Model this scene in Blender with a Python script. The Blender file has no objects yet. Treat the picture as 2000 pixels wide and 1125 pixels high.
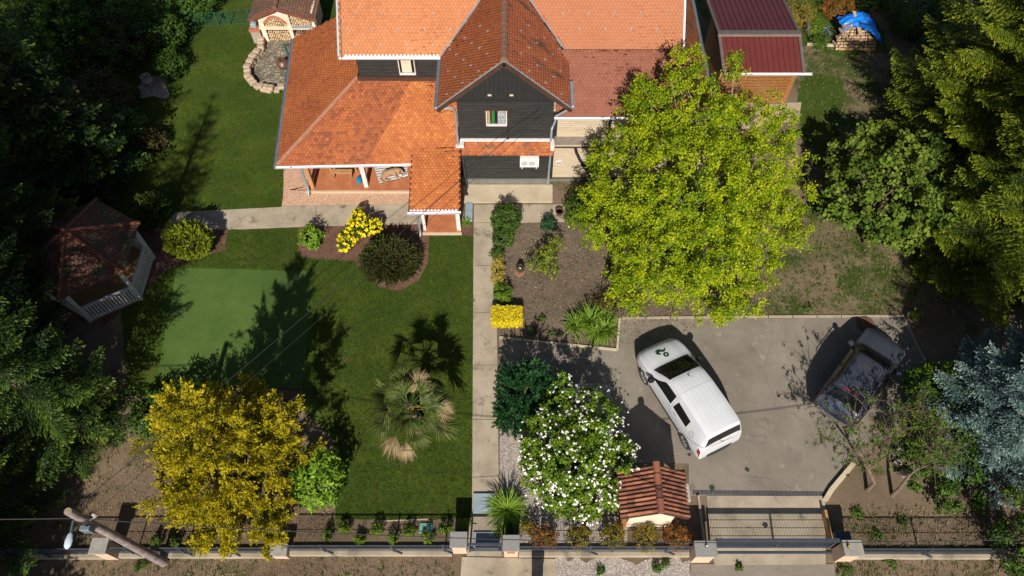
import bpy, math, random
import numpy as np
from mathutils import Matrix, Vector
SC = bpy.context.scene
COL = SC.collection
R_ = random.Random(7)
rng = np.random.default_rng(11)
PI = math.pi

# ------------------------------------------------------------------ camera, light
CAMH = 25.3
FPX = 1450.0
TILT = math.atan(898 / FPX)
cam = bpy.data.cameras.new('camera'); camo = bpy.data.objects.new('camera', cam); COL.objects.link(camo)
camo.location = (0, 0, CAMH); camo.rotation_euler = (TILT, 0, 0)
cam.sensor_width = 36; cam.lens = FPX / 2000 * 36; cam.clip_end = 2000; cam.clip_start = .1
SC.camera = camo
SUN_EL = math.radians(37.5); SUN_AZ_DX, SUN_AZ_DY = .05, 1.0      # direction the shadows run
w = bpy.data.worlds.new("World"); SC.world = w; w.use_nodes = True
nt = w.node_tree; bg = nt.nodes['Background']
sky = nt.nodes.new('ShaderNodeTexSky'); sky.sky_type = 'NISHITA'; sky.sun_disc = False
sky.sun_elevation = SUN_EL; sky.sun_rotation = math.radians(183)
nt.links.new(sky.outputs[0], bg.inputs[0]); bg.inputs[1].default_value = .05
sun = bpy.data.lights.new('sun', 'SUN'); suno = bpy.data.objects.new('sun', sun); COL.objects.link(suno)
sun.energy = 5.0; sun.angle = math.radians(.5); sun.color = (1, .93, .83)
dv = Vector((SUN_AZ_DX, SUN_AZ_DY, -math.tan(SUN_EL) * math.hypot(SUN_AZ_DX, SUN_AZ_DY)))
suno.rotation_euler = dv.to_track_quat('-Z', 'Y').to_euler(); suno.location = (0, 0, 60)
SC.view_settings.view_transform = 'Standard'; SC.view_settings.look = 'None'
SC.view_settings.exposure = 0.38; SC.view_settings.gamma = 1; SC.view_settings.use_curve_mapping = False

# ------------------------------------------------------------------ survey: photo pixel -> point on a level plane
_ca, _sa = math.cos(TILT), math.sin(TILT)
def P(px, py, z=0.0):
    x = px - 1000; u = 562.5 - py
    vy = u * _ca + FPX * _sa; vz = u * _sa - FPX * _ca
    t = (CAMH - z) / -vz
    return (x * t, vy * t, z)

# ------------------------------------------------------------------ materials
MATS = {}
def mat(name, c1, c2=None, scale=5, rough=.8, bump=0, bscale=40, metal=0, c3=None, detail=6, spec=None, dist=None, coat=0):
    if name in MATS: return MATS[name]
    m = bpy.data.materials.new(name); m.use_nodes = True; n = m.node_tree.nodes; L = m.node_tree.links
    b = n['Principled BSDF']; b.inputs['Roughness'].default_value = rough; b.inputs['Metallic'].default_value = metal
    if spec is not None: b.inputs['Specular IOR Level'].default_value = spec
    if coat: b.inputs['Coat Weight'].default_value = coat; b.inputs['Coat Roughness'].default_value = .08
    b.inputs['Base Color'].default_value = (*c1, 1)
    if c2 or bump:
        tc = n.new('ShaderNodeTexCoord')
    if c2:
        nz = n.new('ShaderNodeTexNoise'); nz.inputs['Scale'].default_value = scale; nz.inputs['Detail'].default_value = detail
        nz.inputs['Roughness'].default_value = .65
        L.new(tc.outputs['Object'], nz.inputs['Vector'])
        r = n.new('ShaderNodeValToRGB'); e = r.color_ramp.elements
        e[0].position = .34; e[0].color = (*c1, 1); e[1].position = .66; e[1].color = (*c2, 1)
        if c3:
            k = r.color_ramp.elements.new(.5); k.color = (*c3, 1)
        L.new(nz.outputs['Fac'], r.inputs['Fac']); L.new(r.outputs['Color'], b.inputs['Base Color'])
    if bump:
        nb = n.new('ShaderNodeTexNoise'); nb.inputs['Scale'].default_value = bscale; nb.inputs['Detail'].default_value = 4
        L.new(tc.outputs['Object'], nb.inputs['Vector'])
        bp = n.new('ShaderNodeBump'); bp.inputs['Strength'].default_value = bump; bp.inputs['Distance'].default_value = dist or .03
        L.new(nb.outputs['Fac'], bp.inputs['Height']); L.new(bp.outputs['Normal'], b.inputs['Normal'])
    MATS[name] = m
    return m

def N(m, t, **kw):
    x = m.node_tree.nodes.new(t)
    for k, v in kw.items():
        if k in x.inputs: x.inputs[k].default_value = v
        else: setattr(x, k, v)
    return x
def ramp(m, fac, stops):
    r = m.node_tree.nodes.new('ShaderNodeValToRGB'); el = r.color_ramp.elements
    while len(el) > 1: el.remove(el[-1])
    el[0].position = stops[0][0]; el[0].color = (*stops[0][1], 1)
    for p, c in stops[1:]:
        k = el.new(p); k.color = (*c, 1)
    m.node_tree.links.new(fac, r.inputs['Fac']); return r.outputs['Color']
def mixc(m, fac, a, b, mode='MIX'):
    x = m.node_tree.nodes.new('ShaderNodeMix'); x.data_type = 'RGBA'; x.blend_type = mode
    L = m.node_tree.links
    if isinstance(fac, float): x.inputs[0].default_value = fac
    else: L.new(fac, x.inputs[0])
    for v, i in ((a, 6), (b, 7)):
        if isinstance(v, tuple): x.inputs[i].default_value = (*v, 1)
        else: L.new(v, x.inputs[i])
    return x.outputs[2]

def ground_mat(name, layers, grain, bump=.5, bscale=45, rough=.95, grain_amt=.5, dist=.03):
    """layers: (scale, seed, stops); grain: (scale, dark, light) multiplied on."""
    m = bpy.data.materials.new(name); m.use_nodes = True; L = m.node_tree.links; b = m.node_tree.nodes['Principled BSDF']
    tc = N(m, 'ShaderNodeTexCoord'); col = None
    for i, (sc, seed, thr, stops) in enumerate(layers):
        mp = N(m, 'ShaderNodeMapping'); mp.inputs['Location'].default_value = (seed * 13.7, seed * 5.1, 0)
        L.new(tc.outputs['Object'], mp.inputs['Vector'])
        nz = N(m, 'ShaderNodeTexNoise', Scale=sc, Detail=8.0, Roughness=.68); L.new(mp.outputs[0], nz.inputs['Vector'])
        if col is None: col = ramp(m, nz.outputs['Fac'], stops)
        else:
            msk = ramp(m, nz.outputs['Fac'], [(thr - .05, (0, 0, 0)), (thr + .05, (1, 1, 1))])
            nz2 = N(m, 'ShaderNodeTexNoise', Scale=sc * 7, Detail=5.0); L.new(mp.outputs[0], nz2.inputs['Vector'])
            c2 = ramp(m, nz2.outputs['Fac'], stops)
            col = mixc(m, msk, col, c2)
    gz = N(m, 'ShaderNodeTexNoise', Scale=grain[0], Detail=3.0, Roughness=.7); L.new(tc.outputs['Object'], gz.inputs['Vector'])
    g = ramp(m, gz.outputs['Fac'], [(.3, (grain[1],) * 3), (.7, (grain[2],) * 3)])
    col = mixc(m, float(grain_amt), col, g, 'MULTIPLY')
    L.new(col, b.inputs['Base Color']); b.inputs['Roughness'].default_value = rough
    b.inputs['Specular IOR Level'].default_value = .2
    nb = N(m, 'ShaderNodeTexNoise', Scale=bscale, Detail=4.0); L.new(tc.outputs['Object'], nb.inputs['Vector'])
    bp = N(m, 'ShaderNodeBump', Strength=bump, Distance=dist); L.new(nb.outputs['Fac'], bp.inputs['Height']); L.new(bp.outputs['Normal'], b.inputs['Normal'])
    MATS[name] = m
    return m

def pebble_mat(name, cols, scale=22, bump=.8):
    m = bpy.data.materials.new(name); m.use_nodes = True; L = m.node_tree.links; b = m.node_tree.nodes['Principled BSDF']
    tc = N(m, 'ShaderNodeTexCoord')
    v = N(m, 'ShaderNodeTexVoronoi', Scale=scale); L.new(tc.outputs['Object'], v.inputs['Vector'])
    sp = N(m, 'ShaderNodeSeparateColor'); L.new(v.outputs['Color'], sp.inputs[0])
    c = ramp(m, sp.outputs[0], [(i / (len(cols) - 1), k) for i, k in enumerate(cols)])
    e = N(m, 'ShaderNodeTexVoronoi', Scale=scale, feature='DISTANCE_TO_EDGE'); L.new(tc.outputs['Object'], e.inputs['Vector'])
    ek = ramp(m, e.outputs['Distance'], [(0, (.25, .23, .2)), (.12, (1, 1, 1))])
    c = mixc(m, 1.0, c, ek, 'MULTIPLY')
    L.new(c, b.inputs['Base Color']); b.inputs['Roughness'].default_value = .85
    bp = N(m, 'ShaderNodeBump', Strength=bump, Distance=.03); L.new(e.outputs['Distance'], bp.inputs['Height']); L.new(bp.outputs['Normal'], b.inputs['Normal'])
    MATS[name] = m; return m

def attr_mat(name, stops, nscale=1.5, namt=.35, rough=.7, trans=0.0, dirt=None, bump=0):
    """colour picked by the per-face 'rnd' attribute plus a slow noise"""
    m = bpy.data.materials.new(name); m.use_nodes = True; L = m.node_tree.links; nn = m.node_tree.nodes; b = nn['Principled BSDF']
    at = N(m, 'ShaderNodeAttribute', attribute_name='rnd'); tc = N(m, 'ShaderNodeTexCoord')
    nz = N(m, 'ShaderNodeTexNoise', Scale=nscale, Detail=4.0); L.new(tc.outputs['Object'], nz.inputs['Vector'])
    a = N(m, 'ShaderNodeMath', operation='MULTIPLY_ADD'); L.new(nz.outputs['Fac'], a.inputs[0]); a.inputs[1].default_value = namt * 2.4
    a.inputs[2].default_value = -namt * 1.2
    s = N(m, 'ShaderNodeMath', operation='ADD'); L.new(a.outputs[0], s.inputs[0]); L.new(at.outputs['Fac'], s.inputs[1])
    c = ramp(m, s.outputs[0], stops)
    if dirt:
        dsc, dthr, dcol, stretch = dirt
        mp = N(m, 'ShaderNodeMapping'); mp.inputs['Scale'].default_value = stretch; L.new(tc.outputs['Object'], mp.inputs['Vector'])
        dn = N(m, 'ShaderNodeTexNoise', Scale=dsc, Detail=9.0, Roughness=.7); L.new(mp.outputs[0], dn.inputs['Vector'])
        msk = ramp(m, dn.outputs['Fac'], [(dthr, (0, 0, 0)), (dthr + .08, (1, 1, 1))])
        c = mixc(m, msk, c, dcol)
    L.new(c, b.inputs['Base Color']); b.inputs['Roughness'].default_value = rough
    if trans:
        t = nn.new('ShaderNodeBsdfTranslucent'); L.new(c, t.inputs[0])
        mx = nn.new('ShaderNodeMixShader'); mx.inputs[0].default_value = trans
        b.inputs['Specular IOR Level'].default_value = .25
        L.new(b.outputs[0], mx.inputs[1]); L.new(t.outputs[0], mx.inputs[2]); L.new(mx.outputs[0], nn['Material Output'].inputs[0])
    MATS[name] = m; return m

M = MATS
# ground
ground_mat('soil', [(.35, 1, 0, [(.3, (.14, .10, .063)), (.7, (.27, .2, .135))]),
                    (.5, 2, .60, [(.35, (.045, .06, .015)), (.7, (.12, .12, .04))])], (30, .35, 1.25), grain_amt=.75, bump=.9)
ground_mat('bed_soil', [(.8, 3, 0, [(.3, (.12, .088, .065)), (.7, (.22, .17, .125))])], (26, .25, 1.35), grain_amt=.9, bump=1)
ground_mat('dry_grass', [(.6, 4, 0, [(.3, (.14, .11, .06)), (.7, (.25, .195, .115))]),
                    (.45, 5, .5, [(.3, (.03, .055, .01)), (.7, (.09, .11, .025))])], (28, .3, 1.3), grain_amt=.85, bump=.9)
ground_mat('lawn', [(.55, 6, 0, [(.3, (.029, .056, .005)), (.52, (.050, .083, .007)), (.75, (.082, .112, .012))]),
                    (1.1, 8, .6, [(.3, (.045, .06, .008)), (.7, (.085, .09, .02))])], (38, .5, 1.5), grain_amt=.8, bump=.9, bscale=60)
ground_mat('lawn_bright', [(.55, 7, 0, [(.3, (.028, .06, .004)), (.7, (.06, .09, .01))])], (38, .5, 1.4), grain_amt=.8, bump=.9, bscale=60)
ground_mat('turf', [(.6, 8, 0, [(.3, (.055, .105, .02)), (.5, (.072, .128, .026)), (.7, (.09, .15, .032))]), (1.4, 31, .63, [(.3, (.05, .09, .025)), (.7, (.075, .12, .035))])], (40, .45, 1.4), grain_amt=.8, bump=.7)
ground_mat('turf_strip', [(.6, 9, 0, [(.3, (.046, .088, .018)), (.5, (.060, .11, .022)), (.7, (.075, .13, .028))]), (1.4, 33, .6, [(.3, (.045, .08, .022)), (.7, (.065, .11, .03))])], (40, .45, 1.4), grain_amt=.8, bump=.7)
ground_mat('concrete', [(.9, 9, 0, [(.3, (.25, .205, .15)), (.5, (.37, .31, .23)), (.75, (.46, .395, .3))]),
                        (1.3, 12, .62, [(.3, (.13, .11, .085)), (.7, (.2, .18, .15))])], (60, .7, 1.15), bump=.3, bscale=80, dist=.008)
ground_mat('concrete_pale', [(1.2, 10, 0, [(.3, (.42, .35, .24)), (.7, (.54, .46, .33))])], (60, .75, 1.15), bump=.3, bscale=80, dist=.008)
ground_mat('asphalt', [(.45, 11, 0, [(.3, (.16, .138, .112)), (.5, (.215, .187, .152)), (.72, (.275, .24, .198))]),
                       (2.2, 13, .64, [(.3, (.27, .24, .2)), (.7, (.32, .29, .24))]), (.8, 17, .63, [(.3, (.12, .105, .088)), (.7, (.17, .15, .125))])], (75, .6, 1.25), grain_amt=.7, bump=.35, bscale=90, dist=.01)
ground_mat('mulch', [(2, 14, 0, [(.3, (.12, .06, .042)), (.7, (.2, .11, .08))])], (32, .25, 1.6), grain_amt=.9, bump=1)
pebble_mat('gravel', [(.3, .25, .215), (.42, .36, .32), (.52, .46, .42), (.34, .29, .26), (.62, .56, .51)], 22)
pebble_mat('gravel_pink', [(.5, .28, .17), (.62, .38, .25), (.75, .5, .36), (.55, .34, .22)], 24, .4)
pebble_mat('cobble', [(.20, .16, .12), (.28, .24, .18), (.35, .3, .23), (.15, .13, .1)], 4.5, 1)
# buildings
ROOF = [(0, (.17, .045, .015)), (.35, (.30, .08, .021)), (.7, (.38, .115, .027)), (1, (.46, .16, .042))]
attr_mat('roof_orange', ROOF, .5, .3, .75, dirt=(.9, .68, (.14, .065, .045), (1, 1, 1)))
attr_mat('roof_pale', [(0, (.31, .10, .035)), (.5, (.40, .145, .052)), (1, (.46, .18, .072))], .4, .3, .7)
attr_mat('roof_pink', [(0, (.29, .098, .04)), (.5, (.35, .128, .056)), (1, (.39, .152, .068))], .4, .25, .7, dirt=(.9, .66, (.24, .085, .05), (1, 1, 1)))
attr_mat('roof_red', [(0, (.15, .047, .027)), (.5, (.205, .068, .038)), (1, (.25, .088, .047))], .5, .3, .75, dirt=(1.2, .7, (.1, .045, .035), (1, 1, 1)))
attr_mat('roof_rust', [(0, (.23, .06, .016)), (.5, (.31, .085, .024)), (1, (.38, .12, .035))], .8, .3, .8, dirt=(2.5, .76, (.17, .065, .03), (1, 1, 1)))
attr_mat('roof_mossy', [(0, (.24, .065, .03)), (.5, (.33, .09, .035)), (1, (.4, .13, .05))], .8, .3, .85, dirt=(1.3, .54, (.095, .055, .03), (.5, 1.4, .5)))
attr_mat('pent_tile', ROOF, .5, .3, .75, dirt=(2.2, .53, (.09, .06, .045), (1, 1, 1)))
attr_mat('well_tile', [(0, (.09, .035, .022)), (.4, (.16, .056, .032)), (.8, (.22, .078, .042)), (1, (.3, .12, .06))], 1.2, .4, .85, dirt=(3, .6, (.07, .035, .025), (1, 1, 1)))
attr_mat('old_tile', [(0, (.10, .05, .035)), (.6, (.18, .09, .06)), (1, (.25, .13, .09))], 1.2, .4, .85, dirt=(2, .55, (.10, .085, .035), (1, 1, 1)))
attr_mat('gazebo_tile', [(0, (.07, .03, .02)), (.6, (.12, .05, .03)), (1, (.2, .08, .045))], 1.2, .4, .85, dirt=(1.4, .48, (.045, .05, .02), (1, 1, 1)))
mat('ridge_tile', (.42, .16, .08), (.22, .12, .08), 9, .8, .6, 40)
mat('ridge_dark', (.24, .1, .06), (.13, .085, .06), 9, .85, .6, 40)
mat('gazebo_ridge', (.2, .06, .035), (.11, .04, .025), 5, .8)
def plank(name, c1, c2, ls=8, axis=2, seam=.18):
    m = bpy.data.materials.new(name); m.use_nodes = True; L = m.node_tree.links; b = m.node_tree.nodes['Principled BSDF']
    tc = N(m, 'ShaderNodeTexCoord'); sx = N(m, 'ShaderNodeSeparateXYZ'); L.new(tc.outputs['Object'], sx.inputs[0])
    ml = N(m, 'ShaderNodeMath', operation='MULTIPLY'); L.new(sx.outputs[axis], ml.inputs[0]); ml.inputs[1].default_value = ls
    fr = N(m, 'ShaderNodeMath', operation='FRACT'); L.new(ml.outputs[0], fr.inputs[0])
    k = ramp(m, fr.outputs[0], [(0, (seam,) * 3), (.12, (1, 1, 1)), (.9, (1, 1, 1)), (1, (seam,) * 3)])
    mp = N(m, 'ShaderNodeMapping'); mp.inputs['Scale'].default_value = (1.2, 1.2, 9) if axis == 2 else (9, 9, 1.2); L.new(tc.outputs['Object'], mp.inputs[0])
    nz = N(m, 'ShaderNodeTexNoise', Scale=1.6, Detail=8.0, Roughness=.7); L.new(mp.outputs[0], nz.inputs['Vector'])
    c = ramp(m, nz.outputs['Fac'], [(.3, c1), (.7, c2)]); c = mixc(m, 1.0, c, k, 'MULTIPLY')
    L.new(c, b.inputs['Base Color']); b.inputs['Roughness'].default_value = .75
    bp = N(m, 'ShaderNodeBump', Strength=.5, Distance=.02); L.new(fr.outputs[0], bp.inputs['Height']); L.new(bp.outputs[0], b.inputs['Normal'])
    MATS[name] = m; return m
plank('dark_planks', (.010, .0105, .011), (.036, .035, .033), 6, 2, .25)
plank('dark_vertical', (.008, .009, .0095), (.018, .019, .019), 6, 0, .4)
plank('pale_planks', (.42, .33, .22), (.6, .5, .37), 9, 2, .45)
mat('brown_trim', (.045, .022, .015), (.065, .035, .024), 3, .5)
mat('black_timber', (.012, .011, .010), (.02, .018, .016), 4, .7)
mat('grey_ledge', (.17, .145, .12), (.24, .21, .175), 4, .8)
mat('plinth', (.12, .115, .105), (.17, .16, .145), 3, .85)
mat('zinc', (.25, .29, .32), (.33, .37, .40), 3, .5, metal=.35)
mat('zinc_dark', (.12, .16, .19), (.17, .21, .245), 3, .5, metal=.2)
mat('white_metal', (.66, .66, .7), None, rough=.4)
mat('white_paint', (.64, .62, .62), (.54, .52, .51), 6, .6)
mat('cream_plaster', (.62, .5, .37), (.72, .6, .46), 2, .9, .2, 60, dist=.006)
mat('terracotta', (.36, .12, .05), (.48, .18, .08), 2.5, .55)
mat('glass', (.02, .025, .03), None, rough=.06, spec=.8)
mat('curtain_green', (.015, .11, .03), (.02, .17, .035), 20, .9)
mat('curtain_grey', (.10, .12, .15), (.45, .45, .45), 16, .9)
mat('curtain_ochre', (.28, .2, .08), (.4, .3, .14), 16, .9)
mat('interior_pale', (.6, .55, .42), (.5, .42, .3), 6, .8)
mat('wood', (.33, .17, .07), (.45, .26, .12), 6, .6)
mat('wood_pale', (.55, .36, .17), (.68, .47, .24), 8, .6)
mat('wood_orange', (.30, .12, .035), (.42, .19, .06), 8, .6)
mat('bark', (.10, .07, .05), (.19, .14, .10), 10, .9, .8, 30)
mat('bark_dark', (.03, .022, .015), (.06, .045, .03), 10, .95)
mat('bark_pale', (.25, .18, .12), (.36, .28, .2), 10, .9, .8, 30)
mat('log_end', (.45, .3, .16), (.6, .43, .25), 12, .85)
mat('log_side', (.17, .11, .07), (.28, .19, .13), 9, .9)
mat('brick', (.32, .10, .06), (.45, .16, .09), 7, .85)
mat('stone', (.25, .21, .16), (.38, .33, .26), 5, .9, .6, 25)
mat('stone_warm', (.34, .25, .17), (.46, .36, .26), 4, .9, .6, 25)
mat('tarp', (.006, .13, .56), (.01, .2, .7), 3, .32, .3, 8, dist=.05)
mat('cardboard', (.3, .22, .15), (.4, .3, .2), 5, .9)
mat('steel_red', (.09, .014, .012), (.11, .018, .015), .8, .5)
mat('steel_red_shaded', (.075, .018, .022), (.09, .023, .027), .8, .5)  # carport red with far-slope shade mixed into it; step flashing borrows it
mat('grey_brown', (.085, .065, .06), (.11, .09, .08), 4, .6)
mat('black', (.008, .008, .009), None, rough=.5)
mat('rubber', (.015, .015, .016), None, rough=.85)
mat('van_white', (.6, .62, .64), (.57, .59, .62), 1.0, .3, coat=.6)
mat('suv_paint', (.07, .08, .105), (.06, .068, .09), 1.0, .35, metal=.4, coat=.5)
mat('trim_dark', (.02, .024, .035), None, rough=.5)
mat('auto_glass', (.008, .009, .010), (.012, .012, .012), 2, .05, spec=.35)
mat('lamp_red', (.32, .015, .02), None, rough=.2, coat=.6)
mat('lamp_clear', (.45, .47, .5), None, rough=.12, coat=.8)
mat('chrome', (.7, .72, .76), None, rough=.12, metal=1)
mat('alloy', (.42, .43, .45), None, rough=.3, metal=.8)
mat('logo_green', (.006, .04, .026), None, rough=.4)
mat('logo_grey', (.38, .40, .42), None, rough=.4)
mat('plate_blue', (.03, .06, .25), None, rough=.4)
mat('granite', (.13, .125, .12), (.34, .33, .32), 55, .7)
mat('cap_grey', (.24, .225, .2), (.33, .31, .28), 5, .85)
mat('pillar_skin', (.5, .36, .25), (.6, .45, .33), 7, .9)
mat('fence_steel', (.07, .085, .11), (.09, .105, .13), 3, .5, metal=.3)
mat('gate_steel', (.05, .065, .09), (.07, .085, .115), 3, .45, metal=.3)
mat('blue_plate', (.22, .28, .32), (.29, .35, .39), 2.5, .45)
mat('pole_wood', (.15, .115, .11), (.34, .28, .265), 4, .85, .6, 20)
mat('concrete_pole', (.33, .28, .25), (.42, .37, .34), 6, .85)
mat('lamp_shell', (.5, .58, .66), None, rough=.4)
mat('cable', (.02, .02, .022), None, rough=.6)
mat('hatch_green', (.14, .35, .27), (.2, .42, .33), 5, .7)
mat('ac_white', (.75, .7, .62), None, rough=.5)
mat('rug_pale', (.58, .56, .52), (.66, .64, .6), 20, .95)
mat('rug_dark', (.05, .055, .065), (.09, .1, .11), 20, .95)
mat('fur_tan', (.30, .16, .075), (.14, .08, .045), 14, .95, .5, 60, c3=(.4, .25, .14))
mat('fur_white', (.6, .55, .5), None, rough=.95)
mat('fur_dark', (.04, .028, .02), None, rough=.95)
mat('plastic_blue', (.01, .22, .42), None, rough=.35)
mat('pot_glaze', (.03, .035, .022), (.07, .06, .035), 8, .15, coat=.5)
mat('pot_brown', (.09, .04, .03), (.14, .065, .045), 5, .4)
mat('pot_terra', (.3, .13, .08), None, rough=.8)
mat('pot_stone', (.3, .27, .22), (.22, .2, .16), 8, .9)
mat('hose', (.12, .2, .28), None, rough=.4)
mat('green_iron', (.02, .09, .06), None, rough=.5)
mat('drain', (.04, .055, .085), (.09, .075, .05), 14, .6)
# foliage
def fol(name, a, b, c, trans=.3, nscale=.9, namt=.3, rough=.55):
    return attr_mat(name, [(0, a), (.5, b), (1, c)], nscale, namt, rough, trans)
fol('f_lime', (.065, .14, .003), (.24, .33, .004), (.48, .5, .008), .35)
fol('f_spruce', (.02, .04, .005), (.12, .165, .008), (.3, .34, .016), .22)
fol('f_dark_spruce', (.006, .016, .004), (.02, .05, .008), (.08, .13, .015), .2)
fol('f_thuja', (.008, .022, .005), (.04, .085, .010), (.15, .22, .018), .2)
fol('f_blue', (.035, .065, .06), (.11, .18, .165), (.26, .35, .31), .12)
fol('f_gold', (.06, .08, .005), (.27, .24, .006), (.54, .44, .010), .25)
fol('f_broad', (.035, .075, .008), (.11, .17, .016), (.2, .27, .035), .3, rough=.75)
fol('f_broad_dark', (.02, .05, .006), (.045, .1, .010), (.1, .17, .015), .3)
fol('f_shrub', (.045, .10, .005), (.11, .2, .010), (.24, .33, .02), .3)
fol('f_deep', (.006, .035, .010), (.012, .06, .016), (.03, .1, .024), .15)
fol('f_hedge_yellow', (.35, .3, .008), (.65, .52, .012), (.8, .66, .03), .25)
fol('f_euonymus', (.25, .2, .03), (.42, .33, .05), (.5, .42, .12), .3)
fol('f_flower_yellow', (.7, .55, .005), (.85, .68, .008), (.9, .76, .02), .15)
fol('f_flower_white', (.75, .72, .62), (.82, .8, .72), (.85, .83, .78), .1)
fol('f_yew', (.01, .018, .004), (.035, .045, .008), (.085, .09, .014), .15)
fol('f_photinia', (.07, .09, .012), (.22, .1, .018), (.42, .1, .03), .3, 2)
fol('f_photinia_green', (.07, .10, .012), (.2, .17, .02), (.34, .2, .03), .3, 2)
fol('f_laurel', (.06, .13, .008), (.13, .25, .012), (.28, .4, .03), .25)
fol('f_grassy', (.07, .15, .014), (.15, .26, .025), (.27, .4, .05), .3)
fol('f_palm', (.025, .05, .010), (.055, .085, .016), (.17, .18, .05), .15)
fol('f_palm_dry', (.07, .08, .02), (.19, .14, .07), (.38, .27, .15), .2)
fol('f_weed', (.03, .07, .005), (.06, .12, .01), (.11, .17, .02), .3)
fol('f_grass', (.025, .052, .005), (.052, .09, .009), (.11, .145, .022), .3)
fol('f_litter', (.12, .075, .045), (.26, .18, .11), (.42, .32, .2), .1)
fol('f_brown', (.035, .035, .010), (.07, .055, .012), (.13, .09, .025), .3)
fol('f_bramble', (.035, .08, .006), (.075, .14, .010), (.14, .22, .02), .3)

# ------------------------------------------------------------------ object helpers
def setp(o, label=None, cat=None, group=None, kind=None):
    if label: o['label'] = label
    if cat: o['category'] = cat
    if group: o['group'] = group
    if kind: o['kind'] = kind
    return o
def thing(name, label, cat, loc=(0, 0, 0), group=None):
    o = bpy.data.objects.new(name, None); COL.objects.link(o); o.empty_display_size = .2
    o.location = loc; return setp(o, label, cat, group)
def link(name, me, material, parent=None):
    o = bpy.data.objects.new(name, me); COL.objects.link(o)
    mats = material if isinstance(material, (list, tuple)) else [material]
    for k in mats: me.materials.append(MATS[k] if isinstance(k, str) else k)
    if parent:
        o.parent = parent
        if parent.type == 'EMPTY': o.matrix_parent_inverse = Matrix.Translation(-Vector(parent.location))
    return o
def npmesh(name, V, F, rnd=None, smooth=False, mi=None):
    """V (n,3), F (m,k) all faces with k corners"""
    me = bpy.data.meshes.new(name); V = np.asarray(V, dtype=np.float32); F = np.asarray(F, dtype=np.int32)
    m, k = F.shape
    me.vertices.add(len(V)); me.vertices.foreach_set('co', V.ravel())
    me.loops.add(m * k); me.loops.foreach_set('vertex_index', F.ravel())
    me.polygons.add(m); me.polygons.foreach_set('loop_start', np.arange(0, m * k, k, dtype=np.int32))
    if smooth: me.polygons.foreach_set('use_smooth', np.ones(m, dtype=bool))
    if rnd is not None:
        a = me.attributes.new('rnd', 'FLOAT', 'FACE'); a.data.foreach_set('value', np.asarray(rnd, dtype=np.float32))
    if mi is not None: me.polygons.foreach_set('material_index', np.asarray(mi, dtype=np.int32))
    me.update(calc_edges=True); return me

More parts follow.
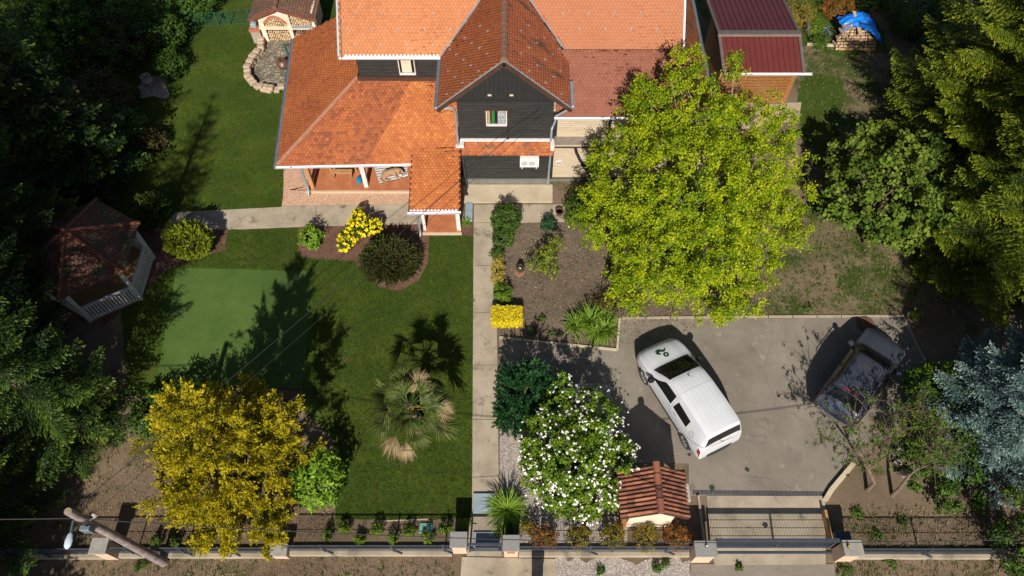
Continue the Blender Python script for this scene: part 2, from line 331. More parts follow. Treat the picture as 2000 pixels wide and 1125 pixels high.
class MB:
    def __init__(s): s.v = []; s.f = []; s.r = []; s.m = []
    def add(s, vs, fs, r=None, mi=0):
        b = len(s.v); s.v += [tuple(v) for v in vs]; s.f += [tuple(i + b for i in f) for f in fs]
        rr = R_.random() if r is None else r; s.r += [rr] * len(fs); s.m += [mi] * len(fs); return s
    def box(s, x0, x1, y0, y1, z0, z1, rz=0, c=None, mi=0, bev=0):
        if bev:
            return s.bbox(x0, x1, y0, y1, z0, z1, bev, rz, c, mi)
        vs = [(x, y, z) for z in (z0, z1) for x, y in ((x0, y0), (x1, y0), (x1, y1), (x0, y1))]
        if rz:
            cx, cy = c or ((x0 + x1) / 2, (y0 + y1) / 2); ca, sa = math.cos(rz), math.sin(rz)
            vs = [(cx + (x - cx) * ca - (y - cy) * sa, cy + (x - cx) * sa + (y - cy) * ca, z) for x, y, z in vs]
        return s.add(vs, [(3, 2, 1, 0), (4, 5, 6, 7), (0, 1, 5, 4), (1, 2, 6, 5), (2, 3, 7, 6), (3, 0, 4, 7)], mi=mi)
    def bbox(s, x0, x1, y0, y1, z0, z1, b, rz=0, c=None, mi=0):
        rings = [(b, z0), (0, z0 + b), (0, z1 - b), (b, z1)]; vs = []
        for i, z in rings:
            X0, X1, Y0, Y1 = x0 + i, x1 - i, y0 + i, y1 - i
            k = b * .6
            vs += [(X0 + k, Y0, z), (X1 - k, Y0, z), (X1, Y0 + k, z), (X1, Y1 - k, z), (X1 - k, Y1, z), (X0 + k, Y1, z), (X0, Y1 - k, z), (X0, Y0 + k, z)]
        if rz:
            cx, cy = c or ((x0 + x1) / 2, (y0 + y1) / 2); ca, sa = math.cos(rz), math.sin(rz)
            vs = [(cx + (x - cx) * ca - (y - cy) * sa, cy + (x - cx) * sa + (y - cy) * ca, z) for x, y, z in vs]
        fs = [tuple(range(7, -1, -1)), tuple(range(24, 32))]
        for q in range(3):
            for j in range(8): fs.append((q * 8 + j, q * 8 + (j + 1) % 8, q * 8 + 8 + (j + 1) % 8, q * 8 + 8 + j))
        return s.add(vs, fs, mi=mi)
    def bar(s, p, q, w_, h_=None, up=(0, 0, 1), mi=0):
        h_ = h_ or w_; p = Vector(p); q = Vector(q); d = (q - p).normalized(); u = Vector(up)
        if abs(d.dot(u)) > .98: u = Vector((0, 1, 0))
        a = d.cross(u).normalized(); b = a.cross(d).normalized(); a *= w_ / 2; b *= h_ / 2
        vs = [p - a - b, p + a - b, p + a + b, p - a + b, q - a - b, q + a - b, q + a + b, q - a + b]
        return s.add(vs, [(3, 2, 1, 0), (4, 5, 6, 7), (0, 1, 5, 4), (1, 2, 6, 5), (2, 3, 7, 6), (3, 0, 4, 7)], mi=mi)
    def tube(s, pts, r, n=8, mi=0, caps=True, rr=None):
        pts = [Vector(p) for p in pts]; rs = r if isinstance(r, (list, tuple)) else [r] * len(pts); vs = []; fs = []
        prev = None
        for i, p in enumerate(pts):
            d = (pts[min(i + 1, len(pts) - 1)] - pts[max(i - 1, 0)]).normalized()
            if prev is None:
                u = Vector((0, 0, 1)) if abs(d.z) < .9 else Vector((1, 0, 0)); a = d.cross(u).normalized()
            else: a = (prev - d * prev.dot(d)).normalized()
            prev = a; b = d.cross(a)
            for k in range(n):
                t = 2 * PI * k / n; vs.append(p + (a * math.cos(t) + b * math.sin(t)) * rs[i])
        for i in range(len(pts) - 1):
            for k in range(n): fs.append((i * n + k, i * n + (k + 1) % n, (i + 1) * n + (k + 1) % n, (i + 1) * n + k))
        if caps: fs += [tuple(range(n - 1, -1, -1)), tuple(range((len(pts) - 1) * n, len(pts) * n))]
        return s.add(vs, fs, mi=mi, r=rr)
    def lathe(s, prof, c, n=20, mi=0):
        vs = []; fs = []
        for r, z in prof:
            for k in range(n): t = 2 * PI * k / n; vs.append((c[0] + r * math.cos(t), c[1] + r * math.sin(t), c[2] + z))
        for i in range(len(prof) - 1):
            for k in range(n): fs.append((i * n + k, i * n + (k + 1) % n, (i + 1) * n + (k + 1) % n, (i + 1) * n + k))
        fs.append(tuple(range(n - 1, -1, -1)))
        if prof[-1][0] > .001: fs.append(tuple(range((len(prof) - 1) * n, len(prof) * n)))
        return s.add(vs, fs, mi=mi)
    def prism(s, poly, z0, z1, mi=0):
        n = len(poly); A = sum(poly[i][0] * poly[(i + 1) % n][1] - poly[(i + 1) % n][0] * poly[i][1] for i in range(n))
        if A < 0: poly = poly[::-1]
        vs = [(p[0], p[1], z0) for p in poly] + [(p[0], p[1], z1) for p in poly]
        fs = [tuple(range(n - 1, -1, -1)), tuple(range(n, 2 * n))] + [(i, (i + 1) % n, n + (i + 1) % n, n + i) for i in range(n)]
        return s.add(vs, fs, mi=mi)
    def poly(s, pts, thick=0, mi=0, r=None):
        pts = [Vector(p) for p in pts]
        if not thick: return s.add(pts, [tuple(range(len(pts)))], mi=mi, r=r)
        nrm = (pts[1] - pts[0]).cross(pts[2] - pts[0]).normalized(); n = len(pts)
        if nrm.z < 0: nrm = -nrm; pts = pts[::-1]
        lo = [p - nrm * thick for p in pts]
        return s.add(lo + pts, [tuple(range(n - 1, -1, -1)), tuple(range(n, 2 * n))] + [(i, (i + 1) % n, n + (i + 1) % n, n + i) for i in range(n)], mi=mi, r=r)
    def build(s, name, material, parent=None, smooth=False):
        me = bpy.data.meshes.new(name); me.from_pydata(s.v, [], s.f)
        a = me.attributes.new('rnd', 'FLOAT', 'FACE'); a.data.foreach_set('value', s.r)
        me.polygons.foreach_set('material_index', s.m)
        if smooth: me.polygons.foreach_set('use_smooth', [True] * len(s.f))
        o = link(name, me, material, parent)
        if smooth:
            try:
                me.set_sharp_from_angle(angle=math.radians(38))
            except Exception: pass
        return o
def single(mb, name, material, label, cat, group=None, smooth=False):
    """one-mesh thing with its origin at its base"""
    v = np.array([tuple(p) for p in mb.v]); c = Vector(((v[:, 0].min() + v[:, 0].max()) / 2, (v[:, 1].min() + v[:, 1].max()) / 2, v[:, 2].min()))
    mb.v = [tuple(Vector(p) - c) for p in mb.v]
    o = mb.build(name, material, None, smooth); o.location = c
    return setp(o, label, cat, group)
def dup(root, loc, rotz=None, label=None, group=None, scale=None):
    r = root.copy(); COL.objects.link(r); r.location = loc
    if rotz is not None: r.rotation_euler = (0, 0, rotz)
    if scale is not None: r.scale = (scale,) * 3
    if label: r['label'] = label
    if group: r['group'] = group
    for ch in list(root.children):
        c = ch.copy(); COL.objects.link(c); c.parent = r
        for g in list(ch.children):
            d = g.copy(); COL.objects.link(d); d.parent = c
    return r

def wobble(poly, step=.25, amp=.04):
    out = []; n = len(poly)
    for i in range(n):
        a = poly[i]; b = poly[(i + 1) % n]; L = math.hypot(b[0] - a[0], b[1] - a[1]); k = max(1, int(L / step))
        for j in range(k):
            t = j / k; jx, jy = (0, 0) if j == 0 else (R_.gauss(0, amp), R_.gauss(0, amp))
            out.append((a[0] + (b[0] - a[0]) * t + jx, a[1] + (b[1] - a[1]) * t + jy))
    return out
def sheet(name, pix, z, material, thick=0, amp=0, world=False, step=.25):
    poly = [(p[0], p[1]) for p in (pix if world else [P(x, y, 0) for x, y in pix])]
    if amp: poly = wobble(poly, step, amp)
    n = len(poly); A = sum(poly[i][0] * poly[(i + 1) % n][1] - poly[(i + 1) % n][0] * poly[i][1] for i in range(n))
    if A < 0: poly = poly[::-1]
    mb = MB()
    if thick: mb.prism(poly, z - thick, z)
    else: mb.add([(x, y, z) for x, y in poly], [tuple(range(n))])
    o = mb.build(name, material); o['kind'] = 'structure'
    return o, poly
def inside(poly, x, y):
    x = np.asarray(x); y = np.asarray(y); c = np.zeros(x.shape, bool); n = len(poly); j = n - 1
    for i in range(n):
        xi, yi = poly[i][0], poly[i][1]; xj, yj = poly[j][0], poly[j][1]
        k = ((yi > y) != (yj > y)) & (x < (xj - xi) * (y - yi) / ((yj - yi) or 1e-9) + xi); c ^= k; j = i
    return c

# ------------------------------------------------------------------ foliage helpers
def nrmz(a): return a / np.maximum(np.linalg.norm(a, axis=1, keepdims=True), 1e-9)
def leaves(C, U, W, rnd, fold=0):
    """rhombic leaves: centre, half length vector, half width vector"""
    n = len(C); V = np.empty((n, 4, 3), np.float32)
    V[:, 0] = C - U; V[:, 1] = C + W + U * .1; V[:, 2] = C + U; V[:, 3] = C - W + U * .1
    F = np.arange(n * 4).reshape(n, 4); return V.reshape(-1, 3), F, rnd
def rand_dirs(n): return nrmz(rng.normal(size=(n, 3)))
def clump_leaves(cent, out, cr, per, size, asp=.55, up=.5, outw=.6, rnd_w=.7, tone=None, flat=1.0):
    n = len(cent) * per
    C = np.repeat(cent, per, 0); O = np.repeat(out, per, 0)
    d = rng.normal(size=(n, 3)) * .5; d = np.clip(d, -1.1, 1.1)
    crr = np.repeat(cr, per)[:, None] if np.ndim(cr) else cr
    off = d * crr; off[:, 2] *= flat
    C = C + off
    nr = nrmz(O * outw + np.array([0, -.12, up]) + rng.normal(size=(n, 3)) * rnd_w * .6)
    t = rand_dirs(n); U = nrmz(np.cross(nr, t)); W = np.cross(nr, U)
    s = size * rng.uniform(.65, 1.35, n)[:, None]
    base = np.repeat(rng.uniform(.2, .8, len(cent)) if tone is None else tone, per)
    r = np.clip(base + rng.normal(0, .18, n), 0, 1)
    return leaves(C, U * s, W * s * asp, r)
def merge(parts):
    V = []; F = []; R = []; b = 0
    for v, f, r in parts:
        V.append(v); F.append(f + b); R.append(r); b += len(v)
    return np.concatenate(V), np.concatenate(F), np.concatenate(R)
def fol_obj(name, parts, material, parent):
    V, F, R = merge(parts) if isinstance(parts, list) else parts
    return link(name, npmesh(name, V, F, R), material, parent)
def blob_clumps(blobs, n, shell=(.7, 1.0), lump=.22, zmin=.05):
    """clump centres on the outer shell of a union of ellipsoids"""
    vols = np.array([b[3] * b[4] + b[4] * b[5] + b[3] * b[5] for b in blobs]); pick = rng.choice(len(blobs), n, p=vols / vols.sum())
    B = np.array(blobs)[pick]; d = rand_dirs(n)
    ph = d @ np.array([[3.1, 4.3, 2.2], [4.7, -2.9, 3.8], [-3.3, 3.7, 5.1]])
    lumps = 1 + lump * (np.sin(ph[:, 0] + pick) * np.sin(ph[:, 1] * 1.3 + pick * 2) + .5 * np.sin(ph[:, 2] * 2.1))
    r = rng.uniform(shell[0], shell[1], n) ** .6 * lumps
    C = B[:, :3] + d * B[:, 3:6] * r[:, None]
    out = nrmz(d / B[:, 3:6])
    keep = C[:, 2] > zmin
    # drop those buried deep in another blob
    for b in blobs:
        q = (((C - np.array(b[:3])) / np.array(b[3:6])) ** 2).sum(1); keep &= ~(q < .3)
    return C[keep], out[keep]
def cluster(C, O, k, pull=.55):
    k = min(k, len(C)); S = C[rng.choice(len(C), k, replace=False)]
    d = ((C[:, None] - S[None]) ** 2).sum(2); j = d.argmin(1); T = S[j]
    C2 = C + (T - C) * pull; O2 = nrmz(C2 - (T - O * .35)) * .6 + O * .4
    return C2, nrmz(O2)
def limb_mesh(base, targets, r0, rmin=.015, wob=.12, split=.45, nseg=6):
    mb = MB(); base = Vector(base)
    for t, rr in targets:
        t = Vector(t); pts = []; rs = []
        L = (t - base).length
        for i in range(nseg + 1):
            s = i / nseg; p = base.lerp(t, s); p.z += math.sin(s * PI) * L * .06
            if 0 < i < nseg: p += Vector((R_.gauss(0, wob), R_.gauss(0, wob), R_.gauss(0, wob * .6))) * min(1, L / 3)
            pts.append(p); rs.append(max(rmin, rr * (1 - s) + rmin * s))
        mb.tube(pts, rs, 6)
    return mb

def bush(name, label, cat, px, py, z, rx, ry=None, rz=None, mat_='f_shrub', leaf=.06, n=120, per=22, cr=.16, group=None, lump=.2, asp=.55, blobs=None, up=.5, outw=.6, stems=4, extra=None, wood='bark', loc=None, flat=1.0, rw=.7):
    """a shrub whose crown middle shows at pixel (px,py) and stands z above ground"""
    ry = ry or rx; rz = rz or rx * .8
    c = Vector(P(px, py, z)) if loc is None else Vector(loc); base = (c.x, c.y, 0)
    t = thing(name, label, cat, base, group)
    bl = [(c.x, c.y, c.z, rx, ry, rz)] if blobs is None else [(c.x + b[0], c.y + b[1], c.z + b[2], b[3], b[4], b[5]) for b in blobs]
    C, O = blob_clumps(bl, n, lump=lump)
    fol_obj('foliage', [clump_leaves(C, O, cr, per, leaf, asp, up, outw, rw, flat=flat)], mat_, t)
    tg = []
    for k in range(stems):
        b = R_.choice(bl); a = R_.uniform(0, 2 * PI); tg.append(((b[0] + .6 * b[3] * math.cos(a), b[1] + .6 * b[4] * math.sin(a), b[2] + b[5] * R_.uniform(0, .5)), .02 + rx * .025))
    limb_mesh((c.x, c.y, 0), tg, .05, .008, .05).build('stem', wood, t)
    if extra: extra(t, C, O)
    return t

def conifer(name, label, x, y, h, R, mat_='f_spruce', z0=.6, seed=1, droop=.18, nb=9, dz=.42, sprig=.16, sw=.055, group=None, cat='tree', power=.8, tipup=.12, bark='bark', zcut=None, dens=1.0, lean=(0, 0), bare=0, tw=.09, tlk=.36):
    g = np.random.default_rng(seed); t = thing(name, label, cat, (x, y, 0), group)
    MBt = MB(); MBt.tube([(x, y, 0), (x + lean[0] * .5, y + lean[1] * .5, h * .5), (x + lean[0], y + lean[1], h * .97)], [.05 + h * .016, .03 + h * .009, .02], 10); MBt.build('trunk', bark, t)
    br = MB(); Cs = []; Us = []; Ws = []; Rs = []
    z = z0
    while z < h * .985:
        f = z / h; Rz = R * min(1.0, (1 - f) ** power * 1.05 + .02) * (1 if f > .12 else .75 + 2 * f)
        k = max(4, int(nb * (.6 + .4 * (1 - f)) + g.integers(-1, 2)))
        ph0 = g.uniform(0, 6.28)
        for i in range(k):
            phi = ph0 + 6.283 * i / k + g.normal(0, .18); L = Rz * g.uniform(.72, 1.14); zz = z + g.uniform(-.2, .2)
            if L < .12: continue
            d = np.array([math.cos(phi), math.sin(phi), 0.]); sd = np.array([-d[1], d[0], 0.])
            bx = x + lean[0] * f; by = y + lean[1] * f
            rise = .25 * (f) + .02
            def pt(s): return np.stack([bx + d[0] * L * s, by + d[1] * L * s, zz + L * (rise * s - droop * s ** 1.4 + tipup * s ** 4)], -1)
            if L > .5: br.tube([pt(np.array(q)) - np.array([0, 0, .05]) for q in (0, .33, .66, .95)], [.012 + L * .009, .008 + L * .005, .004 + L * .002, .002], 4, caps=False)
            ns = max(3, int(L / (.13 / dens)))
            s = np.linspace(.12 + bare, 1, ns) ** .9; s = np.concatenate([s, s]); side = np.concatenate([np.ones(ns), -np.ones(ns)])
            tl = (tlk * L * (1 - s) ** .75 * (.35 + .65 * np.minimum(1, s * 4)) + .12 * min(1, L)) * g.uniform(.75, 1.25, len(s))
            B = pt(s)
            td = d[None] * .75 + sd[None] * side[:, None] * .8; td[:, 2] = g.normal(-.06, .1, len(s)) - .05; td = nrmz(td)
            m = np.maximum(1, (tl / (tw / dens)).astype(int)); idx = np.repeat(np.arange(len(s)), m)
            q = np.concatenate([np.linspace(.0, 1, mm) for mm in m])
            C = B[idx] + td[idx] * (tl[idx] * q)[:, None]; C[:, 2] -= (tl[idx] * q) ** 2 * .12
            n = len(C); C += g.normal(0, .02, (n, 3))
            U = nrmz(td[idx] + g.normal(0, .27, (n, 3))); nrm = nrmz(np.array([0, 0, 1.]) + g.normal(0, .45, (n, 3)))
            W = nrmz(np.cross(nrm, U))
            sz = g.uniform(.7, 1.25, n)[:, None]
            Cs.append(C); Us.append(U * sprig * .5 * sz); Ws.append(W * sw * .5 * sz)
            tone = .02 + .8 * (s[idx] * .45 + q * .55) ** 1.6 + g.normal(0, .1, n) + g.normal(0, .1)  # shaded inner boughs and lit tips painted into the sprig colour
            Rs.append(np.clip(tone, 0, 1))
        z += dz * (1 - .45 * f) * g.uniform(.8, 1.2)
    br.build('branch', 'bark_dark', t)
    C, U, W, Rr = map(np.concatenate, (Cs, Us, Ws, Rs))
    fol_obj('foliage', leaves(C, U, W, Rr), mat_, t)
    return t

def blades(n, base_fn, L, wd, curl=.5, spread=1.0, up=1.0, seg=4, tone=(.2, .9)):
    """arching strap leaves; base_fn gives n start points; returns quads"""
    B = base_fn(n); az = rng.uniform(0, 2 * PI, n); ln = L * rng.uniform(.6, 1.1, n); tilt = rng.uniform(.15, 1.0, n) * spread
    d = np.stack([np.cos(az), np.sin(az), np.zeros(n)], 1); sd = np.stack([-np.sin(az), np.cos(az), np.zeros(n)], 1)
    V = np.empty((n, seg + 1, 2, 3), np.float32)
    p = B.copy(); ang = PI / 2 * up - tilt * .7
    for i in range(seg + 1):
        s = i / seg; wv = wd * (1 - s ** 2 * .92) * .5
        V[:, i, 0] = p - sd * wv; V[:, i, 1] = p + sd * wv
        a = ang - curl * 2.2 * s * (.5 + tilt)
        p = p + (d * np.cos(a)[:, None] + np.array([0, 0, 1.]) * np.sin(a)[:, None]) * (ln / seg)[:, None]
    F = []
    for i in range(seg):
        a = np.arange(n) * (seg + 1) * 2 + i * 2; F.append(np.stack([a, a + 1, a + 3, a + 2], 1))
    r = np.clip(rng.uniform(*tone, n), 0, 1)
    return V.reshape(-1, 3), np.concatenate(F), np.tile(r, seg)
#@@GROUND
# ================================================================== GROUND
mbg = MB(); mbg.add([(-250, -150, 0), (250, -150, 0), (250, 300, 0), (-250, 300, 0)], [(0, 1, 2, 3)])
setp(mbg.build('ground', 'soil'), kind='structure')
_, LAWN1 = sheet('lawn', [(-500, -150), (700, -150), (660, 40), (575, 80), (552, 405), (340, 415), (250, 470), (-400, 560)], .008, 'lawn', amp=.04)
_, LAWN2 = sheet('lawn', [(445, 449), (585, 445), (583, 500), (640, 505), (690, 508), (712, 528), (740, 558), (780, 568), (815, 550), (835, 515), (838, 460), (925, 459),
                          (922, 1012), (655, 1015), (652, 860), (590, 800), (250, 770), (235, 600), (330, 520), (400, 500), (440, 488)], .008, 'lawn', amp=.02)
sheet('lawn', [(1570, 140), (1640, 150), (1650, 190), (1640, 240), (1620, 300), (1575, 290), (1555, 205)], .008, 'lawn_bright', amp=.12)
sheet('lawn', [(1540, -80), (1760, -80), (1700, 20), (1740, 100), (1640, 110), (1560, 90)], .006, 'lawn', amp=.1)
sheet('grass_verge', [(1560, 100), (1750, 100), (1900, 420), (1800, 560), (1760, 615), (1480, 615), (1500, 470), (1580, 400), (1560, 200)], .004, 'dry_grass', amp=.15)
sheet('turf_carpet', [(345, 523), (480, 526), (512, 528), (505, 757), (430, 753), (365, 745), (308, 735)], .021, 'turf', thick=.012, amp=.012)
sheet('turf_carpet', [(512.5, 528), (560, 529), (608, 530), (602, 640), (591, 760), (505.5, 757)], .024, 'turf_strip', thick=.014, amp=.012)
sheet('mulch_bed', [(583, 440), (925, 430), (925, 461), (838, 462), (835, 515), (815, 550), (780, 568), (740, 560), (712, 530), (690, 510), (640, 507), (585, 502)], .016, 'mulch', amp=.02)
sheet('mulch_bed', [(345, 447), (446, 447), (440, 489), (400, 500), (330, 525), (250, 600), (200, 640), (170, 560), (300, 440)], .012, 'mulch', amp=.02)
sheet('mulch_bed', [(425, 756), (592, 763), (588, 795), (560, 830), (430, 800)], .012, 'mulch', amp=.03)
sheet('path', [(300, 452), (345, 415), (551, 405), (551, 403), (905, 398), (905, 434), (820, 438), (590, 443), (446, 448)], .03, 'concrete', thick=.06)
sheet('path', [(926, 400), (1125, 400), (1160, 350), (1240, 350), (1240, 400), (1180, 432), (968, 436), (975, 1020), (922, 1020), (925, 459)], .032, 'concrete', thick=.06)
sheet('pavement', [(905, 362), (1079, 362), (1079, 396), (905, 397)], .06, 'concrete_pale', thick=.08)
sheet('path', [(902, 1088), (1082, 1092), (1095, 1150), (1095, 1300), (895, 1300), (898, 1150)], .02, 'concrete', thick=.05)
sheet('path', [(917, 1018), (978, 1018), (980, 1086), (912, 1086)], .03, 'concrete', thick=.05)
sheet('gravel_bed', [(552, 372), (800, 368), (800, 401), (550, 404), (553, 385), (556, 300), (600, 300), (600, 372)], .02, 'gravel_pink', amp=.01)
sheet('soil_bed', [(966, 437), (1165, 430), (1300, 420), (1500, 480), (1500, 620), (1212, 622), (1206, 684), (974, 660)], .006, 'bed_soil', amp=.03)
_, DRIVE = sheet('driveway', [(975, 661), (1205, 685), (1211, 624), (1765, 620), (1805, 700), (1830, 790), (1700, 870), (1668, 908), (1611, 968), (1345, 968), (1345, 905), (1199, 905), (1197, 750), (1100, 744), (976, 738)], .014, 'asphalt', thick=.02)
sheet('gravel_bed', [(976, 739), (1100, 745), (1196, 750), (1198, 906), (1225, 906), (1225, 1060), (1015, 1078), (1015, 1000), (976, 968)], .012, 'gravel')
sheet('gravel_bed', [(1065, 1093), (1350, 1093), (1340, 1300), (1110, 1300)], .01, 'gravel', amp=.1)
sheet('ramp', [(1380, 969), (1611, 969), (1612, 1052), (1612, 1102), (1395, 1104), (1386, 1053)], .03, 'concrete', thick=.06)
sheet('driveway', [(1350, 1102), (1628, 1102), (1650, 1300), (1330, 1300)], .016, 'asphalt', thick=.03)
def kerb(pix, wd=.09, h=.07, matn='concrete_pale'):
    mb = MB(); pts = [P(*p) for p in pix]
    for a, b in zip(pts, pts[1:]):
        L = math.dist(a, b); k = max(1, round(L / 1.0))
        for i in range(k):
            p = Vector(a).lerp(Vector(b), i / k + .004); q = Vector(a).lerp(Vector(b), (i + 1) / k - .004)
            mb.bar(p + Vector((0, 0, h / 2)), q + Vector((0, 0, h / 2)), wd, h)
    o = mb.build('kerb', matn); o['kind'] = 'structure'; return o
kerb([(975, 660), (1205, 684), (1210, 622)], .08)
kerb([(1213, 622), (1500, 619), (1690, 618), (1765, 618)], .09, .05, 'concrete')
kerb([(1765, 621), (1805, 704), (1822, 760)], .08, .05, 'concrete')
kerb([(1060, 737), (1197, 749), (1199, 905)], .08, .04, 'asphalt')
kerb([(1610, 978), (1622, 958), (1665, 907)], .16, .14)
kerb([(740, 1018), (838, 1014)], .03, .03); kerb([(445, 449), (438, 489)], .03, .03, 'mulch')
kerb([(1575, 88), (1650, 92)], .1, .12)
# joints in the garden path
for a, b, m_ in (((927, 520), (969, 520), 'm'), ((926, 611), (971, 611), 'm'), ((925, 714), (972, 714), 'm'), ((924, 820), (973, 820), 'm'), ((923, 933), (974, 930), 'm'), ((617, 404), (617, 442), 'm'), ((928, 436), (968, 436), 'm'), ((1078, 397), (1077, 434), 'm')):
    o = MB().bar(Vector(P(*a)) + Vector((0, 0, .03)), Vector(P(*b)) + Vector((0, 0, .03)), .018, .012).build('path_joint', 'bed_soil'); o['kind'] = 'structure'
# patches & slots
mb = MB()
a_, b_ = P(1353, 962), P(1609, 965); nseg = 60
for i in range(nseg):
    p = Vector(a_).lerp(Vector(b_), i / nseg); q = Vector(a_).lerp(Vector(b_), (i + .8) / nseg)
    mb.bar(p + Vector((0, 0, .022)), q + Vector((0, 0, .022)), .14, .012, mi=i % 2)
setp(mb.build('drain_channel', ['gate_steel', 'drain']), kind='structure')
for px, py, r in ((1459, 917, .09), (1390, 953, .1), (1346, 888, .06), (1494, 1026, .09)):
    x, y, _ = P(px, py); s = [(x + r * R_.uniform(.8, 1.2) * math.cos(t), y + r * R_.uniform(.8, 1.2) * math.sin(t)) for t in [i * PI / 5 for i in range(10)]]
    zz = .022 if py < 1000 else .036
    sheet('oil_stain', s, zz, 'trim_dark' if False else 'rubber', world=True)
MATS['rubber'].node_tree.nodes['Principled BSDF'].inputs['Base Color'].default_value = (.03, .029, .028, 1)

def crack(pix, wd=.012, z=.0165):
    pts = [Vector(P(*p)) for p in pix]; mb = MB()
    for a, b in zip(pts, pts[1:]):
        n = max(2, int((b - a).length / .12)); pr = a
        for i in range(1, n + 1):
            q = a.lerp(b, i / n) + Vector((R_.gauss(0, .018), R_.gauss(0, .018), 0)) * (i < n); w_ = wd * R_.uniform(.4, 1.3); d = (q - pr).normalized(); sd = Vector((-d.y, d.x, 0)) * w_ / 2
            mb.add([(v.x, v.y, z) for v in (pr - sd, q - sd, q + sd, pr + sd)], [(0, 1, 2, 3)]); pr = q
    setp(mb.build('crack', 'bed_soil'), kind='structure')
crack([(1500, 622), (1510, 660), (1490, 720), (1515, 790)]); crack([(1400, 900), (1440, 930), (1500, 935), (1560, 960)]); crack([(1220, 700), (1200, 735), (1210, 800)]); crack([(1515, 790), (1580, 830), (1600, 880)])
crack([(936, 560), (950, 575), (960, 600)], .01, .0345); crack([(930, 760), (945, 790), (940, 815)], .01, .0345); crack([(700, 405), (712, 425), (708, 440)], .01, .0325)
# ================================================================== TILES
def biber(name, parent, material, corners, out=None, tw=.15, te=.13, tone_fn=None, thick=.012, base=.03, steep=.16, jitter=.13):
    """courses of round-ended plain tiles over a polygon; corners[0]->corners[1] is the eave"""
    C = [Vector(c) for c in corners]; O = C[0]; U = (C[1] - C[0]).normalized(); nn = None
    for c in C[2:]:
        k = U.cross(c - O)
        if k.length > .1: nn = k.normalized(); break
    if nn.z < 0: nn = -nn; 
    Vv = nn.cross(U).normalized()
    if Vv.z < 0: Vv = -Vv
    uv = [((c - O).dot(U), (c - O).dot(Vv)) for c in C]
    us = [p[0] for p in uv]; vs = [p[1] for p in uv]
    rows = int((max(vs) - min(vs)) / te) + 1; cu = []; cv = []
    for r in range(rows):
        v = min(vs) + r * te
        for u in np.arange(min(us) + (tw / 2 if r % 2 else 0), max(us), tw): cu.append(u + tw / 2); cv.append(v)
    cu = np.array(cu); cv = np.array(cv); k = inside(uv, cu, cv + te * .5) ; cu = cu[k]; cv = cv[k]; n = len(cu)
    # tile outline, lower end round
    h = te + .02; hw = tw / 2 - .003
    prof = [(-hw, h), (-hw, .035), (-hw * .72, .010), (0, -.004), (hw * .72, .010), (hw, .035), (hw, h)]
    m = len(prof)
    lift = [.004, thick + .006, thick + .008, thick + .01, thick + .008, thick + .006, .004]
    jz = rng.normal(0, .004, n) + .006 * np.sin(cu * 1.3 + cv * .7); cv = cv + .010 * np.sin(cu * 1.1 + cv * 2.3) + .006 * np.sin(cu * 3.7)
    top = np.stack([np.stack([cu + a + rng.normal(0, .001, n), cv + b_ + rng.normal(0, .0015, n), np.full(n, l) + jz], 1) for (a, b_), l in zip(prof, lift)], 1)
    bot = top[:, 1:6].copy(); bot[:, :, 2] -= thick + .004
    V = np.concatenate([top, bot], 1).reshape(-1, 3)                       # 12 per tile
    O_, U_, V_, N_ = (np.array(x) for x in (O, U, Vv, nn))
    W = O_ + V[:, :1] * U_ + V[:, 1:2] * V_ + V[:, 2:] * N_
    b0 = np.arange(n) * 12
    q = [(0, 1, 5, 6), (1, 2, 4, 5), (2, 3, 3, 4)]
    F = []
    F.append(np.stack([b0, b0 + 1, b0 + 5, b0 + 6], 1)); F.append(np.stack([b0 + 1, b0 + 2, b0 + 4, b0 + 5], 1)); 
    for i in range(4): F.append(np.stack([b0 + 1 + i, b0 + 7 + i, b0 + 8 + i, b0 + 2 + i], 1))
    T = np.stack([b0 + 2, b0 + 3, b0 + 4, b0 + 4], 1)
    F = np.concatenate(F)
    tone = np.clip(.5 + rng.normal(0, jitter, n), 0, 1)
    if tone_fn: tone = np.clip(tone_fn(cu, cv, tone), 0, 1)
    me = bpy.data.meshes.new(name)
    nF = len(F); tri = T[:, :3]; loops = np.concatenate([F.ravel(), tri.ravel()]); starts = np.concatenate([np.arange(0, nF * 4, 4), nF * 4 + np.arange(0, n * 3, 3)])
    bb = len(W); C = [c - nn * (c - O).dot(nn) for c in C]; extra = [c - nn * .001 for c in C]; W2 = np.concatenate([W, np.array([tuple(c) for c in extra]), np.array([tuple(c - nn * base) for c in extra])])
    k = len(C); flist = [list(range(bb, bb + k)), list(range(bb + 2 * k - 1, bb + k - 1, -1))] + [[bb + k + i, bb + k + (i + 1) % k, bb + (i + 1) % k, bb + i] for i in range(k)]
    st = list(starts); lp = list(loops); p = len(loops)
    for f in flist: st.append(p); lp += f; p += len(f)
    me.vertices.add(len(W2)); me.vertices.foreach_set('co', W2.astype(np.float32).ravel())
    me.loops.add(len(lp)); me.loops.foreach_set('vertex_index', np.array(lp, dtype=np.int32))
    me.polygons.add(len(st)); me.polygons.foreach_set('loop_start', np.array(st, dtype=np.int32))
    r = np.concatenate([np.tile(tone, 6), tone, np.full(len(flist), .3)])
    a = me.attributes.new('rnd', 'FLOAT', 'FACE'); a.data.foreach_set('value', r.astype(np.float32))
    me.update(calc_edges=True); me.validate()
    return link(name, me, material, parent)

def ridge_row(p, q, parent, material='ridge_tile', r=.11, L=.32, name='ridge_tile'):
    p = Vector(p); q = Vector(q); n = max(1, int((q - p).length / L)); mb = MB(); d = (q - p).normalized()
    for i in range(n):
        a = p.lerp(q, i / n); b = p.lerp(q, (i + 1) / n); s = R_.uniform(.94, 1.06)
        mb.tube([a - d * .02, b + d * .02], [r * 1.12 * s, r * .92 * s], 8)
    return mb.build(name, material, parent)

